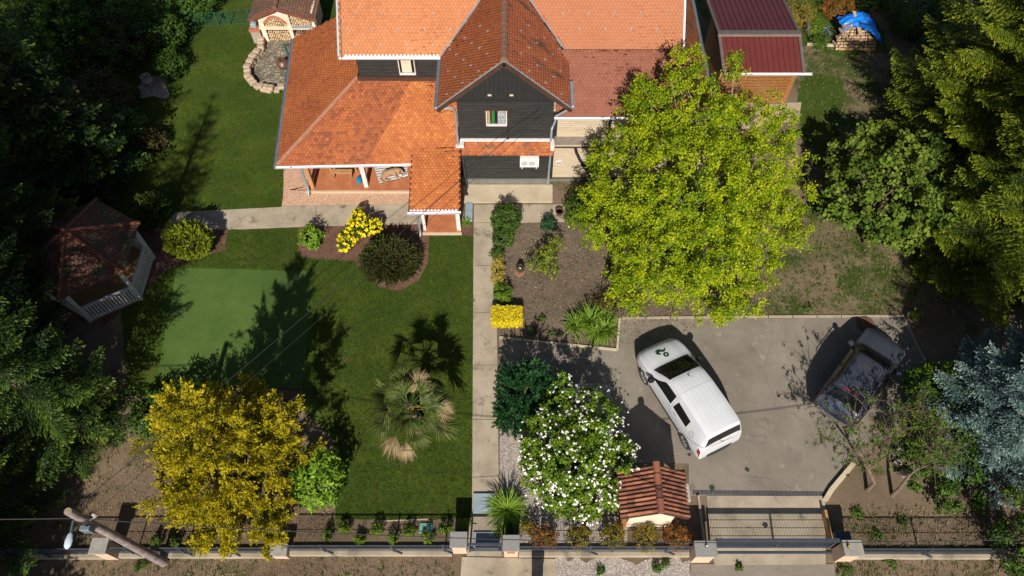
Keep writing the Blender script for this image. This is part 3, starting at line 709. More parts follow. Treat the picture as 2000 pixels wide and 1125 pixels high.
# ================================================================== HOUSE
hs = thing('house', 'timber house with orange tiled roofs and black boarded gable beside the garden path', 'house', (0, 24, 0))
H_ = hs
# walls
mb = MB(); 
mb.box(-2.13, 1.62, 21.05, 26, .36, 5.0)
wl = mb.build('wall', 'dark_planks', H_)
mb = MB(); gz0 = 5.0; xm = -.28
mb.add([(-2.13, 21.03, 4.95), (1.62, 21.03, 4.95), (1.62, 21.03, 5.35), (xm, 21.03, 7.05), (-2.13, 21.03, 5.38), (-2.13, 21.2, 4.95), (1.62, 21.2, 4.95), (1.62, 21.2, 5.35), (xm, 21.2, 7.05), (-2.13, 21.2, 5.38)],
       [(4, 3, 2, 1, 0)[::-1], (5, 6, 7, 8, 9)[::-1], (0, 1, 6, 5), (1, 2, 7, 6), (2, 3, 8, 7), (3, 4, 9, 8), (4, 0, 5, 9)])
mb.build('gable_boarding', 'dark_vertical', H_)
MB().box(-2.15, 1.64, 20.98, 21.04, 4.93, 4.99).build('gable_moulding', 'black_timber', H_)
MB().box(-2.16, 1.65, 20.99, 26, 0, .36).build('plinth', 'plinth', H_)
MB().box(-6.3, -2.0, 23.62, 29.5, 0, 5.3).build('wall', 'dark_planks', H_)
MB().box(-6.38, -2.13, 23.5, 23.62, 3.55, 3.85).build('sill_board', 'brown_trim', H_)
# right wing
MB().box(1.66, 6.6, 21.62, 29.5, 2.35, 3.9).build('wall', 'pale_planks', H_)
MB().box(1.66, 6.6, 21.28, 29.5, 0.12, 2.27).build('wall', 'pale_planks', H_)
MB().box(1.62, 6.65, 21.22, 21.7, 2.27, 2.36).build('ledge', 'grey_ledge', H_)
MB().box(1.62, 6.65, 21.2, 21.27, 2.12, 2.27).build('ledge_board', 'pale_planks', H_)
MB().box(1.60, 6.66, 21.2, 29.5, 0, .12).build('plinth', 'plinth', H_)
def beam(pa, pb, w_=.14, y=21.27, name='timber_beam', mt='black_timber'):
    return MB().bar((pa[0], y, pa[1]), (pb[0], y, pb[1]), w_, .05, up=(0, 1, 0)).build(name, mt, H_)
beam((1.68, .1), (1.68, 2.15), .16); beam((1.68, 2.18), (6.6, 2.18), .05, 21.19); beam((1.68, .14), (6.6, .14), .05)
curve = [(2.62, 2.15), (2.72, 1.75), (2.9, 1.3), (3.15, .85), (3.35, .4), (3.42, .14)]
mb = MB()
for a, b in zip(curve, curve[1:]): mb.bar((a[0], 21.265, a[1]), (b[0], 21.265, b[1]), .13, .05, up=(0, 1, 0))
mb.build('timber_brace', 'black_timber', H_)
beam((3.15, .95), (4.6, .95), .08, 21.262); beam((4.0, .12), (4.0, 2.2), .14, 21.268)
beam((1.75, 2.4), (1.75, 3.8), .2, 21.6); beam((3.98, 2.4), (3.98, 3.8), .12, 21.6); beam((6.2, 2.4), (6.2, 3.8), .12, 21.6)
for x in (2.0, 3.7):
    o = MB().box(x - .11, x + .11, 21.24, 21.28, 1.05 + (x - 2) * .4, 1.25 + (x - 2) * .4).build('vent_plate', 'white_paint', H_)
    for dx in (-.05, .05): MB().box(x + dx - .03, x + dx + .03, 21.228, 21.242, 1.11 + (x - 2) * .4, 1.18 + (x - 2) * .4).build('vent_hole', 'black', o)
# window in the gable
def window(x0, x1, z0, z1, y, parent, curtains):
    f = MB(); t_ = .07
    f.box(x0 - t_, x1 + t_, y - .07, y + .02, z1, z1 + t_).box(x0 - t_, x1 + t_, y - .07, y + .02, z0 - t_, z0).box(x0 - t_, x0, y - .07, y + .02, z0, z1).box(x1, x1 + t_, y - .07, y + .02, z0, z1)
    fr = f.build('window', 'brown_trim', parent)
    MB().box(x0, x1, y - .02, y + .012, z0, z1).build('pane', 'black', fr)
    for (a, b, m_) in curtains: 
        mb = MB(); n = max(2, int((b - a) * 24)); xs = [a + (b - a) * i / n for i in range(n + 1)]
        for i in range(n): mb.add([(xs[i], y - .03 - (i % 2) * .012, z0 + .09), (xs[i + 1], y - .03 - ((i + 1) % 2) * .012, z0 + .09), (xs[i + 1], y - .03 - ((i + 1) % 2) * .012, z1), (xs[i], y - .03 - (i % 2) * .012, z1)], [(0, 1, 2, 3)])
        mb.build('curtain', m_, fr)
    MB().box(x0 + .01, x1 - .01, y - .1, y - .03, z0, z0 + .07).build('sill', 'white_paint', fr)
    for xa_ in (x0, x1 - .035): MB().box(xa_, xa_ + .035, y - .06, y - .022, z0, z1).build('casement', 'white_paint', fr)
    return fr
window(-1.02, -.2, 3.65, 4.45, 21.05, H_, [(-.97, -.86, 'curtain_ochre'), (-.8, -.68, 'curtain_green'), (-.56, -.24, 'curtain_grey')])
window(-4.62, -3.95, 3.95, 4.7, 23.62, H_, [(-4.5, -4.1, 'interior_pale')])
for x in (-.85, -.02): MB().box(x - .07, x + .07, 20.98, 21.03, 5.22, 5.27).build('vent_slot', 'interior_pale', H_)
MB().box(-.2, -.12, 20.99, 21.05, 2.8, 3.5).build('batten', 'black_timber', H_)
# roofs
YE, ZE, SL = 23.33, 5.07, .84
def zmain(y): return ZE + SL * (y - YE)
YR = 29.0
RX0, RX1 = -6.86, 6.78
def tone_left(u, v, t): return t + .12 * np.sin(u * 1.1 + v * 1.7) - np.where(v < .35, -.15, 0)
# the gable pierces the main plane along two valleys
gxl, gxr, gze, grz = -2.83, 2.24, 5.0, 7.28
gsl = (grz - gze) / (xm - gxl); gsr = (grz - gze) / (gxr - xm)
yv = YE + (grz - ZE) / SL
rl = biber('roof', H_, 'roof_pale', [(RX0, YE, ZE), (gxl, YE, ZE), (xm, yv, grz), (xm, YR, zmain(YR)), (RX0, YR, zmain(YR))], tone_fn=lambda u, v, t: t * .8 + .15 + np.where((u > 2.6) & (v < .6), .25, 0))
Y2 = 23.52
rr = biber('roof', H_, 'roof_pink', [(gxr - .05, Y2, zmain(Y2)), (RX1, Y2, zmain(Y2)), (RX1, YR, zmain(YR)), (xm, YR, zmain(YR)), (xm, yv, grz)], tone_fn=lambda u, v, t: .45 + (t - .5) * .5)
MB().poly([(RX0, YR, zmain(YR)), (RX1, YR, zmain(YR)), (RX1, YR + 5, zmain(YR) - 4.2), (RX0, YR + 5, zmain(YR) - 4.2)], .05).build('roof', 'roof_pale', H_)
gl = biber('roof', H_, 'roof_rust', [(gxl, 20.6, gze), (gxl, YE, gze), (xm, yv, grz), (xm, 20.6, grz)])
gr = biber('roof', H_, 'roof_mossy', [(gxr, YE, gze), (gxr, 20.6, gze), (xm, 20.6, grz), (xm, yv, grz)])
ridge_row((xm, 20.62, grz + .02), (xm, yv + .1, grz + .02), H_, 'ridge_dark', .12, .3)
# verge boards of the gable
for xe, nm in ((gxl, 0), (gxr, 1)):
    a = Vector((xe, 20.6, gze)); b = Vector((xm, 20.6, grz)); d = (b - a).normalized()
    MB().bar(a + Vector((0, .03, -.15)) - d * .05, b + Vector((0, .03, -.17)), .2, .05, up=(0, 1, 0)).build('verge_board', 'brown_trim', H_)
    MB().bar(a + Vector((0, .0, .005)) - d * .05, b + Vector((0, .0, .005)), .03, .05, up=(0, 1, 0)).build('verge_flashing', 'zinc', H_)
    MB().poly([a + Vector((0, .05, -.06)), b + Vector((0, .05, -.06)), b + Vector((0, .42, -.06)), a + Vector((0, .42, -.06))], .02).build('soffit', 'brown_trim', H_)
# valleys
for xe, y0 in ((gxl, YE), (gxr, YE)):
    a = Vector((xe, y0 + (.0 if xe < 0 else .12), ZE + .03)); b = Vector((xm, yv, grz + .05)); mb = MB(); n = 9
    for i in range(n):
        p = a.lerp(b, i / n); q = a.lerp(b, (i + 1) / n); mb.bar(p, q, .07 * R_.uniform(.8, 1.1), .03)
    mb.build('valley_flashing', 'zinc', H_)
# main eave with its scalloped lead and gutter
mb = MB(); n = 26
for i in range(n):
    x0 = RX0 + .2 + (gxl - RX0 - .25) * i / n; x1 = x0 + (gxl - RX0 - .25) / n
    mb.add([(x0, YE - .03, ZE + .03), (x1, YE - .03, ZE + .03), ((x0 + x1) / 2, YE + .06, ZE + .095)], [(0, 1, 2)])
mb.build('lead_flashing', 'white_metal', H_)
def gutter(a, b, parent, material='white_metal', r=.065):
    a = Vector(a); b = Vector(b); d = (b - a).normalized(); sd = d.cross(Vector((0, 0, 1))).normalized(); mb = MB(); vs = []; fs = []; k = 7
    for p in (a, b):
        for j in range(k): t = PI * j / (k - 1); vs.append(p + sd * (-math.cos(t) * r) + Vector((0, 0, -math.sin(t) * r)))
        for j in range(k): t = PI * (k - 1 - j) / (k - 1); vs.append(p + sd * (-math.cos(t) * (r - .012)) + Vector((0, 0, -math.sin(t) * (r - .012) + .0)))
    m = 2 * k
    for j in range(m): fs.append((j, (j + 1) % m, m + (j + 1) % m, m + j))
    fs += [tuple(range(m - 1, -1, -1)), tuple(range(m, 2 * m))]
    mb.add(vs, fs); o = mb.build('gutter', material, parent); return o
def pipe(pts, parent, r=.045, material='zinc'):
    out = []
    for i, p in enumerate(pts):
        p = Vector(p)
        if 0 < i < len(pts) - 1:
            a = (Vector(pts[i - 1]) - p); b = (Vector(pts[i + 1]) - p); k = min(.1, a.length * .4, b.length * .4)
            out += [p + a.normalized() * k, p + a.normalized() * k * .25 + b.normalized() * k * .25, p + b.normalized() * k]
        else: out.append(p)
    mb = MB(); mb.tube(out, r, 10)
    for p in pts[1:-1]: pass
    return mb.build('downpipe', material, parent, smooth=True)
gutter((RX0 - .02, YE - .07, ZE), (gxl - .02, YE - .07, ZE), H_)
gutter((gxl - .07, 20.58, gze - .01), (gxl - .07, YE, gze - .01), H_, 'zinc_dark')
gutter((gxr + .07, 20.58, gze - .01), (gxr + .07, 22.1, gze - .01), H_, 'zinc')
MB().bar((RX0 - .02, YE, ZE + .02), (RX0 - .02, YR, zmain(YR) + .02), .07, .06).build('verge_flashing', 'zinc', H_)
MB().bar((RX1 + .02, Y2, zmain(Y2) + .02), (RX1 + .02, YR, zmain(YR) + .02), .07, .06).build('verge_flashing', 'white_metal', H_)
MB().bar((RX0 + .1, YE, ZE - .1), (RX0 + .1, YR, zmain(YR) - .1), .05, .2).build('barge_board', 'brown_trim', H_)
MB().bar((RX1 - .1, Y2, zmain(Y2) - .16), (RX1 - .1, YR, zmain(YR) - .16), .05, .2).build('barge_board', 'brown_trim', H_)
# snow hooks
mb = MB()
for k, (v, off) in enumerate(((.35, .3), (.95, .0), (1.55, .35), (2.2, 0))):
    y = YE + v * .77
    for x in np.arange(RX0 + .35 + off, 6.5, 1.02):
        if gxl - .1 + (y - YE) < x < gxr + .3 - (y - YE): continue
        if x > 0 and y < Y2 + .2: continue
        z = zmain(y) + .02; mb = MB(); mb.bar((x, y, z), (x, y + .1, z + .084), .022, .03); mb.bar((x, y, z), (x, y, z + .06), .03, .012); mb.build('snow_hook', 'zinc', H_)
for xe, sgn in ((gxl, 1), (gxr, -1)):
    mb = MB()
    for i in range(3):
        for j in range(5):
            dx = .35 + i * .62 + (j % 2) * .3; y = 20.95 + j * .62
            if dx > 2.2: continue
            x = xe + sgn * dx; z = gze + dx * (gsl if sgn > 0 else gsr) + .03
            mb = MB(); mb.bar((x, y, z), (x + sgn * .07, y, z + .065), .03, .02); mb.bar((x, y - .03, z), (x, y + .03, z + .03), .015, .015); mb.build('snow_hook', 'zinc', H_)
# lower right roof
EZ, EY = 3.8, 21.32
biber('roof', H_, 'roof_red', [(1.72, EY, EZ), (8.05, EY, EZ), (6.76, 23.5, 5.3), (2.0, 23.5, 5.3)])
biber('roof', H_, 'pent_tile', [(8.05, EY, EZ), (8.05, 30, EZ), (6.7, 30, 5.2), (6.7, 23.5, 5.2)])
MB().box(2.2, 6.76, Y2 - .1, Y2 - .04, zmain(Y2) - .05, zmain(Y2) + .035).build('step_flashing', 'steel_red_shaded', H_)
gutter((1.68, EY - .07, EZ - .01), (8.1, EY - .07, EZ - .01), H_)
gutter((8.12, EY - .1, EZ - .01), (8.12, 30, EZ - .01), H_, 'zinc_dark')
pipe([(1.72, EY - .07, EZ - .05), (1.72, EY - .07, EZ - .2), (1.58, 20.95, EZ - .3), (1.58, 20.95, 2.45)], H_, .05)
pipe([(gxr + .07, 20.7, gze - .05), (gxr + .05, 20.95, gze - .35), (1.7, 21.0, EZ + .35)], H_, .045)
mb = MB(); mb.tube([(1.9, EY + .0, EZ - .1), (2.15, EY + .15, EZ - .2), (2.5, EY + .2, EZ - .3)], .05, 8); mb.build('downpipe', 'zinc', H_)
# pent roof
biber('roof', H_, 'pent_tile', [(-2.12, 20.6, 2.32), (1.68, 20.6, 2.32), (1.68, 21.06, 2.76), (-2.12, 21.06, 2.76)], tw=.165)
mb = MB().box(-2.1, 1.68, 20.98, 21.05, 2.74, 2.86); mb.box(-2.12, -1.95, 20.7, 21.0, 2.66, 2.82); mb.box(1.56, 1.72, 20.7, 21.0, 2.5, 2.82); mb.build('flashing', 'white_paint', H_)
pipe([(gxl - .05, 20.62, gze - .05), (gxl - .05, 20.72, gze - .18), (-2.25, 20.8, gze - .2), (-2.2, 20.95, gze - .5), (-2.2, 20.95, 2.6)], H_, .05)
MB().box(-2.3, -2.1, 20.8, 21.0, 2.3, 2.6).build('hopper', 'white_paint', H_)
pipe([(-2.08, 20.92, 2.3), (-2.0, 20.95, .06)], H_, .04); pipe([(1.6, 20.9, 2.3), (1.56, 20.93, .06)], H_, .045)
# verandah roof
VZ = 2.3; C0 = Vector((-9.55, 20.05, VZ)); HT = Vector((-6.42, 23.6, 3.7)); CB = Vector((-10.05, 27.8, VZ))
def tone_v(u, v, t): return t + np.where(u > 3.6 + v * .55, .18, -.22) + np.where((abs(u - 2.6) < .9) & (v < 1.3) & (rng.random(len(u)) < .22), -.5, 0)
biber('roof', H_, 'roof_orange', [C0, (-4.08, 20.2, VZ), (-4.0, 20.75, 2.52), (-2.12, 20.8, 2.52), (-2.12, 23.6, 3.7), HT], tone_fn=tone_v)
def tone_l(u, v, t): return t * .8 + .06
biber('roof', H_, 'roof_orange', [CB, C0, HT, (-6.5, 28.3, 3.7)], tone_fn=tone_l)
biber('roof', H_, 'roof_orange', [(-4.05, 17.95, 2.02), (-2.1, 18.0, 2.02), (-2.1, 20.85, 2.56), (-4.05, 20.85, 2.56)], tone_fn=lambda u, v, t: t + .13)
ridge_row(C0 + Vector((.05, .05, .06)), HT + Vector((0, 0, .05)), H_, 'ridge_tile', .1, .34)
gutter(C0 + Vector((-.05, -.06, 0)), (-4.0, 20.14, VZ), H_)
gutter(C0 + Vector((-.07, -.06, 0)), CB + Vector((-.07, 0, 0)), H_, 'zinc_dark')
gutter((-4.12, 17.88, 2.0), (-2.02, 17.93, 2.0), H_)
MB().bar((-4.07, 17.95, 1.97), (-4.07, 20.5, 2.44), .04, .12).bar((-2.09, 17.98, 1.97), (-2.09, 20.8, 2.5), .04, .12).build('verge_board', 'brown_trim', H_)
mb = MB(); n = 14
for i in range(n):
    x0 = -4.05 + 1.92 * i / n; x1 = x0 + 1.92 / n; mb.add([(x0, 17.95, 2.06), (x1, 17.95, 2.06), ((x0 + x1) / 2, 18.05, 2.085)], [(0, 1, 2)])
mb.build('lead_flashing', 'white_metal', H_)
# verandah floor, posts
MB().box(-8.95, -4.05, 20.62, 23.62, 0, .15).box(-8.98, -4.05, 20.56, 20.62, 0, .148).build('verandah_floor', 'terracotta', H_)
MB().box(-8.97, -4.05, 20.5, 20.56, 0, .13).build('floor_edge', 'concrete_pale', H_)
MB().box(-3.72, -2.12, 18.32, 21.0, 0, .15).build('porch_floor', 'terracotta', H_)
MB().box(-3.74, -2.1, 18.26, 18.32, 0, .13).build('floor_edge', 'concrete_pale', H_)
mb = MB()   # floor grout
for x in np.arange(-8.9, -4.1, .33): mb.box(x - .006, x + .006, 20.62, 23.6, .15, .153)
for y in np.arange(20.7, 23.6, .33): mb.box(-8.95, -4.07, y - .006, y + .006, .15, .1535)
mb.build('floor_joint', 'pot_terra', H_)
MB().box(-6.42, -6.24, 20.72, 20.9, .15, 2.45).build('post', 'white_paint', H_)
MB().box(-8.72, -8.56, 20.62, 20.78, .15, 2.4).build('post', 'wood', H_)
MB().box(-2.3, -2.14, 18.42, 18.58, .15, 2.1).build('post', 'white_paint', H_)
MB().box(-3.7, -3.58, 18.42, 18.54, .15, 2.1).build('post', 'white_paint', H_)
pipe([(-9.0, 20.02, 2.25), (-8.85, 20.3, 2.05), (-8.8, 20.5, 1.9), (-8.8, 20.5, .25), (-8.8, 20.3, .1)], H_, .06)
pipe([(-3.9, 17.88, 1.95), (-3.82, 18.2, 1.75), (-3.82, 18.3, .2), (-3.82, 18.1, .08)], H_, .05)
MB().box(-9.4, -4.1, 20.3, 20.4, 2.12, 2.26).build('eaves_beam', 'wood', H_)
MB().box(-2.06, -1.98, 18.0, 21.0, 0, .6).build('screen_wall', 'terracotta', H_) if False else None
MB().box(-1.98, -1.72, 18.9, 20.9, .03, .035).build('drain_cover', 'blue_plate', H_) if False else None

# things on and by the house
ac = thing('air_conditioner', 'pale outdoor air conditioning unit on the black wall under the small tiled roof', 'air conditioner', (.7, 20.8, 1.55))
c = P(1042, 313, 1.9); MB().box(.33, 1.12, 20.68, 20.98, 1.5, 2.02, bev=.02).build('housing', 'ac_white', ac)
mb = MB()
for x in (.52, .83):
    mb.tube([(x, 20.678, 1.76), (x, 20.665, 1.76)], .14, 20)
mb.build('fan_grille', 'logo_grey', ac)
MB().box(.4, .44, 20.66, 21.05, 1.44, 1.5).box(1.0, 1.04, 20.66, 21.05, 1.44, 1.5).build('bracket', 'white_paint', ac)
slab = single(MB().box(-2.0, -1.68, 18.95, 19.95, .03, .09, bev=.01), 'step_slab', 'blue_plate', 'grey blue slab lying beside the tiled porch', 'slab')
tb = thing('garden_table', 'pale wooden table on the verandah behind the gutter', 'table', (-7.45, 22.0, .15))
MB().box(-8.1, -6.75, 21.55, 22.35, .88, .92, bev=.01).build('tabletop', 'wood_pale', tb)
for x in (-7.98, -6.87):
    for y in (21.64, 22.26): MB().box(x - .03, x + .03, y - .03, y + .03, .15, .88).build('leg', 'wood', tb)
bn = thing('bench', 'wooden bench in front of the verandah table', 'bench', (-7.4, 21.3, .15))
MB().box(-7.85, -6.95, 21.18, 21.42, .52, .56, bev=.008).build('seat', 'wood', bn)
for x in (-7.78, -7.02):
    for s in (-1, 1): MB().bar((x + .04, 21.3 + .08 * s, .53), (x - .04, 21.3 + .14 * s, .15), .04).build('leg', 'wood', bn)
ch = thing('chair', 'slatted wooden chair at the end of the verandah table', 'chair', (-6.45, 21.75, .15))
MB().box(-6.7, -6.25, 21.5, 21.95, .56, .6).build('seat', 'wood', ch)
mb = MB()
for i in range(5): mb.bar((-6.25 + .0, 21.53 + i * .1, .6), (-6.2, 21.53 + i * .1, 1.05), .05, .015)
mb.build('backrest', 'wood', ch)
for x in (-6.67, -6.28):
    for y in (21.53, 21.92): MB().box(x - .02, x + .02, y - .02, y + .02, .15, .56).build('leg', 'wood', ch)
# rug with stripes
rp = [P(732, 330, .15), P(792, 322, .15), P(797, 344, .15), P(775, 347, .15), P(742, 359, .15)]
rg = thing('rug', 'grey and white striped rug on the verandah under the lying dog', 'rug', (rp[0][0] + .6, rp[0][1] - .3, .15))
a, b, c_, d_ = Vector(P(730, 326, .17)), Vector(P(795, 318, .17)), Vector(P(797, 345, .17)), Vector(P(742, 359, .17))
mb = MB(); ns = 22; nx = 10
def rpt(s, t): 
    p = a.lerp(b, s).lerp(d_.lerp(c_, s), t); p.z = .165 + .012 * math.sin(s * 9 + t * 5) + (.02 if s > .8 and .6 < t < .9 else 0); return p
for i in range(ns):
    for j in range(nx):
        s0, s1, t0, t1 = j / nx, (j + 1) / nx, i / ns, (i + 1) / ns
        mb.add([rpt(s0, t0), rpt(s1, t0), rpt(s1, t1), rpt(s0, t1)], [(0, 3, 2, 1)], mi=1 if i % 3 == 0 else 0)
o = mb.build('weave', ['rug_pale', 'rug_dark'], rg)
# dog
def skin_body(name, pts, edges, radii, material, parent, sub=2):
    me = bpy.data.meshes.new(name); me.from_pydata([tuple(p) for p in pts], edges, []); me.update()
    o = bpy.data.objects.new(name, me); COL.objects.link(o); me.materials.append(MATS[material])
    md = o.modifiers.new('skin', 'SKIN'); md.use_smooth_shade = True
    for i, r in enumerate(radii):
        sv = me.skin_vertices[0].data[i]; sv.radius = (r, r) if not isinstance(r, tuple) else r; sv.use_root = (i == 0)
    sb = o.modifiers.new('sub', 'SUBSURF'); sb.levels = sub; sb.render_levels = sub
    if parent:
        o.parent = parent
        if parent.type == 'EMPTY': o.matrix_parent_inverse = Matrix.Translation(-Vector(parent.location))
    return o
dc = Vector(P(764, 337, .3)); dg = thing('dog', 'tan and white dog lying curled on the striped rug', 'dog', (dc.x, dc.y, .17))
def dp(x, y, z): return (dc.x + x, dc.y + y, .17 + z)
pts = [dp(-.28, -.16, .13), dp(-.1, .0, .16), dp(.1, .1, .17), dp(.26, .12, .17), dp(.38, .1, .2), dp(.48, .02, .17), dp(.56, -.05, .12),
       dp(-.36, -.02, .09), dp(-.3, -.34, .07), dp(-.12, -.36, .04), dp(-.02, -.3, .035), dp(.32, -.06, .07), dp(.42, -.22, .035), dp(.5, -.28, .03), dp(.18, -.1, .06), dp(.3, -.26, .03), dp(-.44, -.2, .07), dp(-.4, -.4, .05), dp(-.2, -.5, .035)]
eds = [(0, 1), (1, 2), (2, 3), (3, 4), (4, 5), (5, 6), (0, 7), (0, 8), (8, 9), (9, 10), (3, 11), (11, 12), (12, 13), (2, 14), (14, 15), (0, 16), (16, 17), (17, 18)]
rad = [.13, .135, .14, .13, .085, .085, .04, .1, .08, .035, .03, .055, .032, .03, .055, .03, .04, .035, .025]
skin_body('body', pts, eds, rad, 'fur_tan', dg)
for s in (-1, 1):
    e = Vector(dp(.46, .02, .24)) + Vector((.03 * s, .07 * s, 0)); mb = MB(); mb.add([e + Vector((-.03, -.02, 0)), e + Vector((.03, -.02, 0)), e + Vector((.0, .03, .06)), e + Vector((0, .03, -.01))], [(0, 1, 2), (1, 3, 2), (0, 2, 3), (0, 3, 1)]); mb.build('ear', 'fur_dark', dg)
mb = MB(); mb.lathe([(.0, -.02), (.018, -.01), (.02, .005), (.0, .018)], dp(.59, -.085, .125), 8); mb.build('nose', 'black', dg)
mb = MB(); mb.lathe([(0, -.05), (.06, -.03), (.075, 0), (.05, .03), (0, .04)], dp(.42, -.12, .1), 10); mb.build('chest_patch', 'fur_white', dg)
mb = MB(); mb.lathe([(0, 0), (.11, .02), (.14, .1), (.13, .17), (.06, .21), (0, .215)], (0, 0, 0), 18)
mb.v = [(x * .9 + P(702, 355, .15)[0], y * 1.3 + P(702, 355, .15)[1], z + .15) for x, y, z in mb.v]
single(mb, 'bucket', 'plastic_blue', 'small blue plastic tub beside the white verandah post', 'bucket', smooth=True)

# ================================================================== CARPORT
cp = thing('carport', 'lean outbuilding with a dark red standing seam roof and slatted front right of the house', 'carport', (11.3, 27.3, 0))
ya, za, yr_, zr, yb, zb = 25.62, 2.2, 27.3, 2.95, 31.6, 2.3
xl, xr = 9.5, 12.95; xl2, xr2 = 9.35, 12.85
MB().poly([(xl, ya, za), (xr, ya, za), (xr2, yr_, zr), (xl2, yr_, zr)], .05).build('roof', 'steel_red', cp)
MB().poly([(xl2, yr_, zr), (xr2, yr_, zr), (xr2 - .05, yb, zb), (xl2 - .05, yb, zb)], .05).build('roof', 'steel_red_shaded', cp)
mb = MB(); mb2 = MB(); n = 14
for i in range(n + 1):
    f = i / n; x0 = xl + (xr - xl) * f; x1 = xl2 + (xr2 - xl2) * f
    mb.bar((x0, ya, za + .02), (x1, yr_, zr + .02), .022, .05); mb2.bar((x1, yr_, zr + .02), (x1 - .05, yb, zb + .02), .022, .05)
mb.build('seam', 'steel_red', cp); mb2.build('seam', 'steel_red_shaded', cp)
MB().box(xl2 - .12, xr2 + .12, yr_ - .12, yr_ + .12, zr + .03, zr + .09).build('ridge_cap', 'grey_brown', cp)
MB().box(xl2 - .12, xr2 + .12, yr_ - .2, yr_ - .125, zr - .0, zr + .045).build('ridge_flashing', 'grey_ledge', cp)
for x0, x1 in ((xl - .05, xl2 - .05), (xr + .05, xr2 + .05)):
    MB().bar((x0, ya - .03, za + .02), (x1, yr_, zr + .02), .13, .12).bar((x1, yr_, zr + .02), (x1 - .05, yb, zb + .02), .13, .12).build('verge_trim', 'grey_brown', cp)
gutter((xl, ya - .08, za - .01), (xr + .45, ya - .08, za - .01), cp, 'white_paint', .075)
mb = MB()
for i in range(46):
    x = xl + .15 + (xr - xl - .25) * i / 45; mb.bar((x, 25.86, .12), (x, 25.86, 2.2), .035, .02, up=(0, 1, 0))
for z in np.arange(.2, 2.2, .17): mb.bar((xl + .1, 25.9, z), (xr - .1, 25.9, z), .035, .02, up=(0, 1, 0))
for i in range(26):
    y = 25.9 + 3.4 * i / 25; mb.bar((xr - .08, y, .12), (xr - .08, y, 2.2), .035, .02)
for z in np.arange(.2, 2.2, .17): mb.bar((xr - .12, 25.9, z), (xr - .12, 29.3, z), .035, .02)
mb.build('lattice', 'wood_orange', cp)
for x, y in ((xl + .1, 25.95), (xr - .15, 25.95), (xl + .1, 29.3), (xr - .15, 29.3)): MB().box(x - .05, x + .05, y - .05, y + .05, 0, 2.2).build('post', 'wood', cp)
MB().box(xl - .05, xl + .02, 25.95, 29.4, 0, 2.2).build('side_wall', 'wood', cp)
sheet('pavement', [(1395, 150), (1420, 225), (1400, 260), (1560, 235), (1565, 200), (1480, 205), (1440, 150)], .02, 'stone_warm', thick=.03)
#@@YARD
# ================================================================== GAZEBO
gz = thing('gazebo', 'six sided gazebo with mossy tiled roof and white balustrade in deep shade', 'gazebo', (-16.4, 16.1, 0))
GR, ga = 2.3, [math.radians(30 + 60 * k) for k in range(6)]
gv = [(-16.4 + GR * math.cos(a), 16.1 + GR * math.sin(a)) for a in ga]; ap = (-16.4, 16.1, 3.25)
for k in range(6):
    p, q = gv[(k + 1) % 6], gv[k]
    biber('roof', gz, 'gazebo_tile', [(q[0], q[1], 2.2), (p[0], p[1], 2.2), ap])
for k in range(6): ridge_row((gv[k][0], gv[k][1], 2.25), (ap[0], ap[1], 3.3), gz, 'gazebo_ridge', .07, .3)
mb = MB(); mb.lathe([(.14, 0), (.1, .12), (.04, .2), (0, .24)], (ap[0], ap[1], 3.28), 10); mb.build('finial', 'gazebo_ridge', gz)
gi = [(-16.4 + 1.98 * math.cos(a), 16.1 + 1.98 * math.sin(a)) for a in ga]
for p in gi: MB().box(p[0] - .06, p[0] + .06, p[1] - .06, p[1] + .06, .05, 2.2).build('post', 'white_paint', gz)
for k in range(6):
    if k == 1: continue
    p = Vector((*gi[k], 0)); q = Vector((*gi[(k + 1) % 6], 0)); mb = MB(); up = Vector((0, 0, 1))
    mb.bar(p + up * .98, q + up * .98, .09, .06); mb.bar(p + up * .16, q + up * .16, .06, .06); n = 17
    for i in range(1, n): 
        r = p.lerp(q, i / n); mb.bar(r + up * .16, r + up * .96, .065, .025, up=(q - p).normalized().cross(up))
    mb.build('balustrade', 'white_paint', gz)
mb = MB(); mb.prism(gi, 0, .08); mb.build('floor', 'wood', gz)

# ================================================================== BRICK BARBECUE
bq = thing('barbecue_shelter', 'brick barbecue under a small mossy gabled roof with an arched oven and firewood bays', 'barbecue', (-11, 31, 0))
by = 30.3
def zroof(x): return 2.25 - abs(x + 11.3) * (.36 if x > -11.3 else .42)
biber('roof', bq, 'old_tile', [(-12.75, 29.95, zroof(-12.75)), (-12.75, 32.6, zroof(-12.75)), (-11.3, 32.6, 2.25), (-11.3, 29.95, 2.25)][::1])
biber('roof', bq, 'old_tile', [(-9.5, 32.6, zroof(-9.5)), (-9.5, 29.95, zroof(-9.5)), (-11.3, 29.95, 2.25), (-11.3, 32.6, 2.25)])
for a, b in (((-12.78, zroof(-12.78)), (-11.3, 2.25)), ((-11.3, 2.25), (-9.47, zroof(-9.47)))):
    MB().bar((a[0], 29.93, a[1] - .07), (b[0], 29.93, b[1] - .07), .16, .05, up=(0, 1, 0)).build('barge_board', 'gazebo_ridge', bq)
ridge_row((-11.3, 29.95, 2.27), (-11.3, 32.6, 2.27), bq, 'ridge_dark', .1, .3)
MB().box(-11.95, -11.65, 31.0, 31.3, 1.9, 2.75).build('chimney', 'brick', bq)
MB().box(-12.4, -9.8, 31.2, 32.3, 0, 1.62).build('rear_wall', 'cream_plaster', bq)
for x0, x1 in ((-12.45, -12.22), (-11.08, -10.9), (-9.85, -9.7)): MB().box(x0, x1, by - .02, 31.2, 0, 1.72).build('side_wall', 'cream_plaster', bq)
mb = MB(); n = 10; pts = [(-12.22 + 1.14 * i / n, 1.1 + .42 * math.sin(PI * i / n)) for i in range(n + 1)]
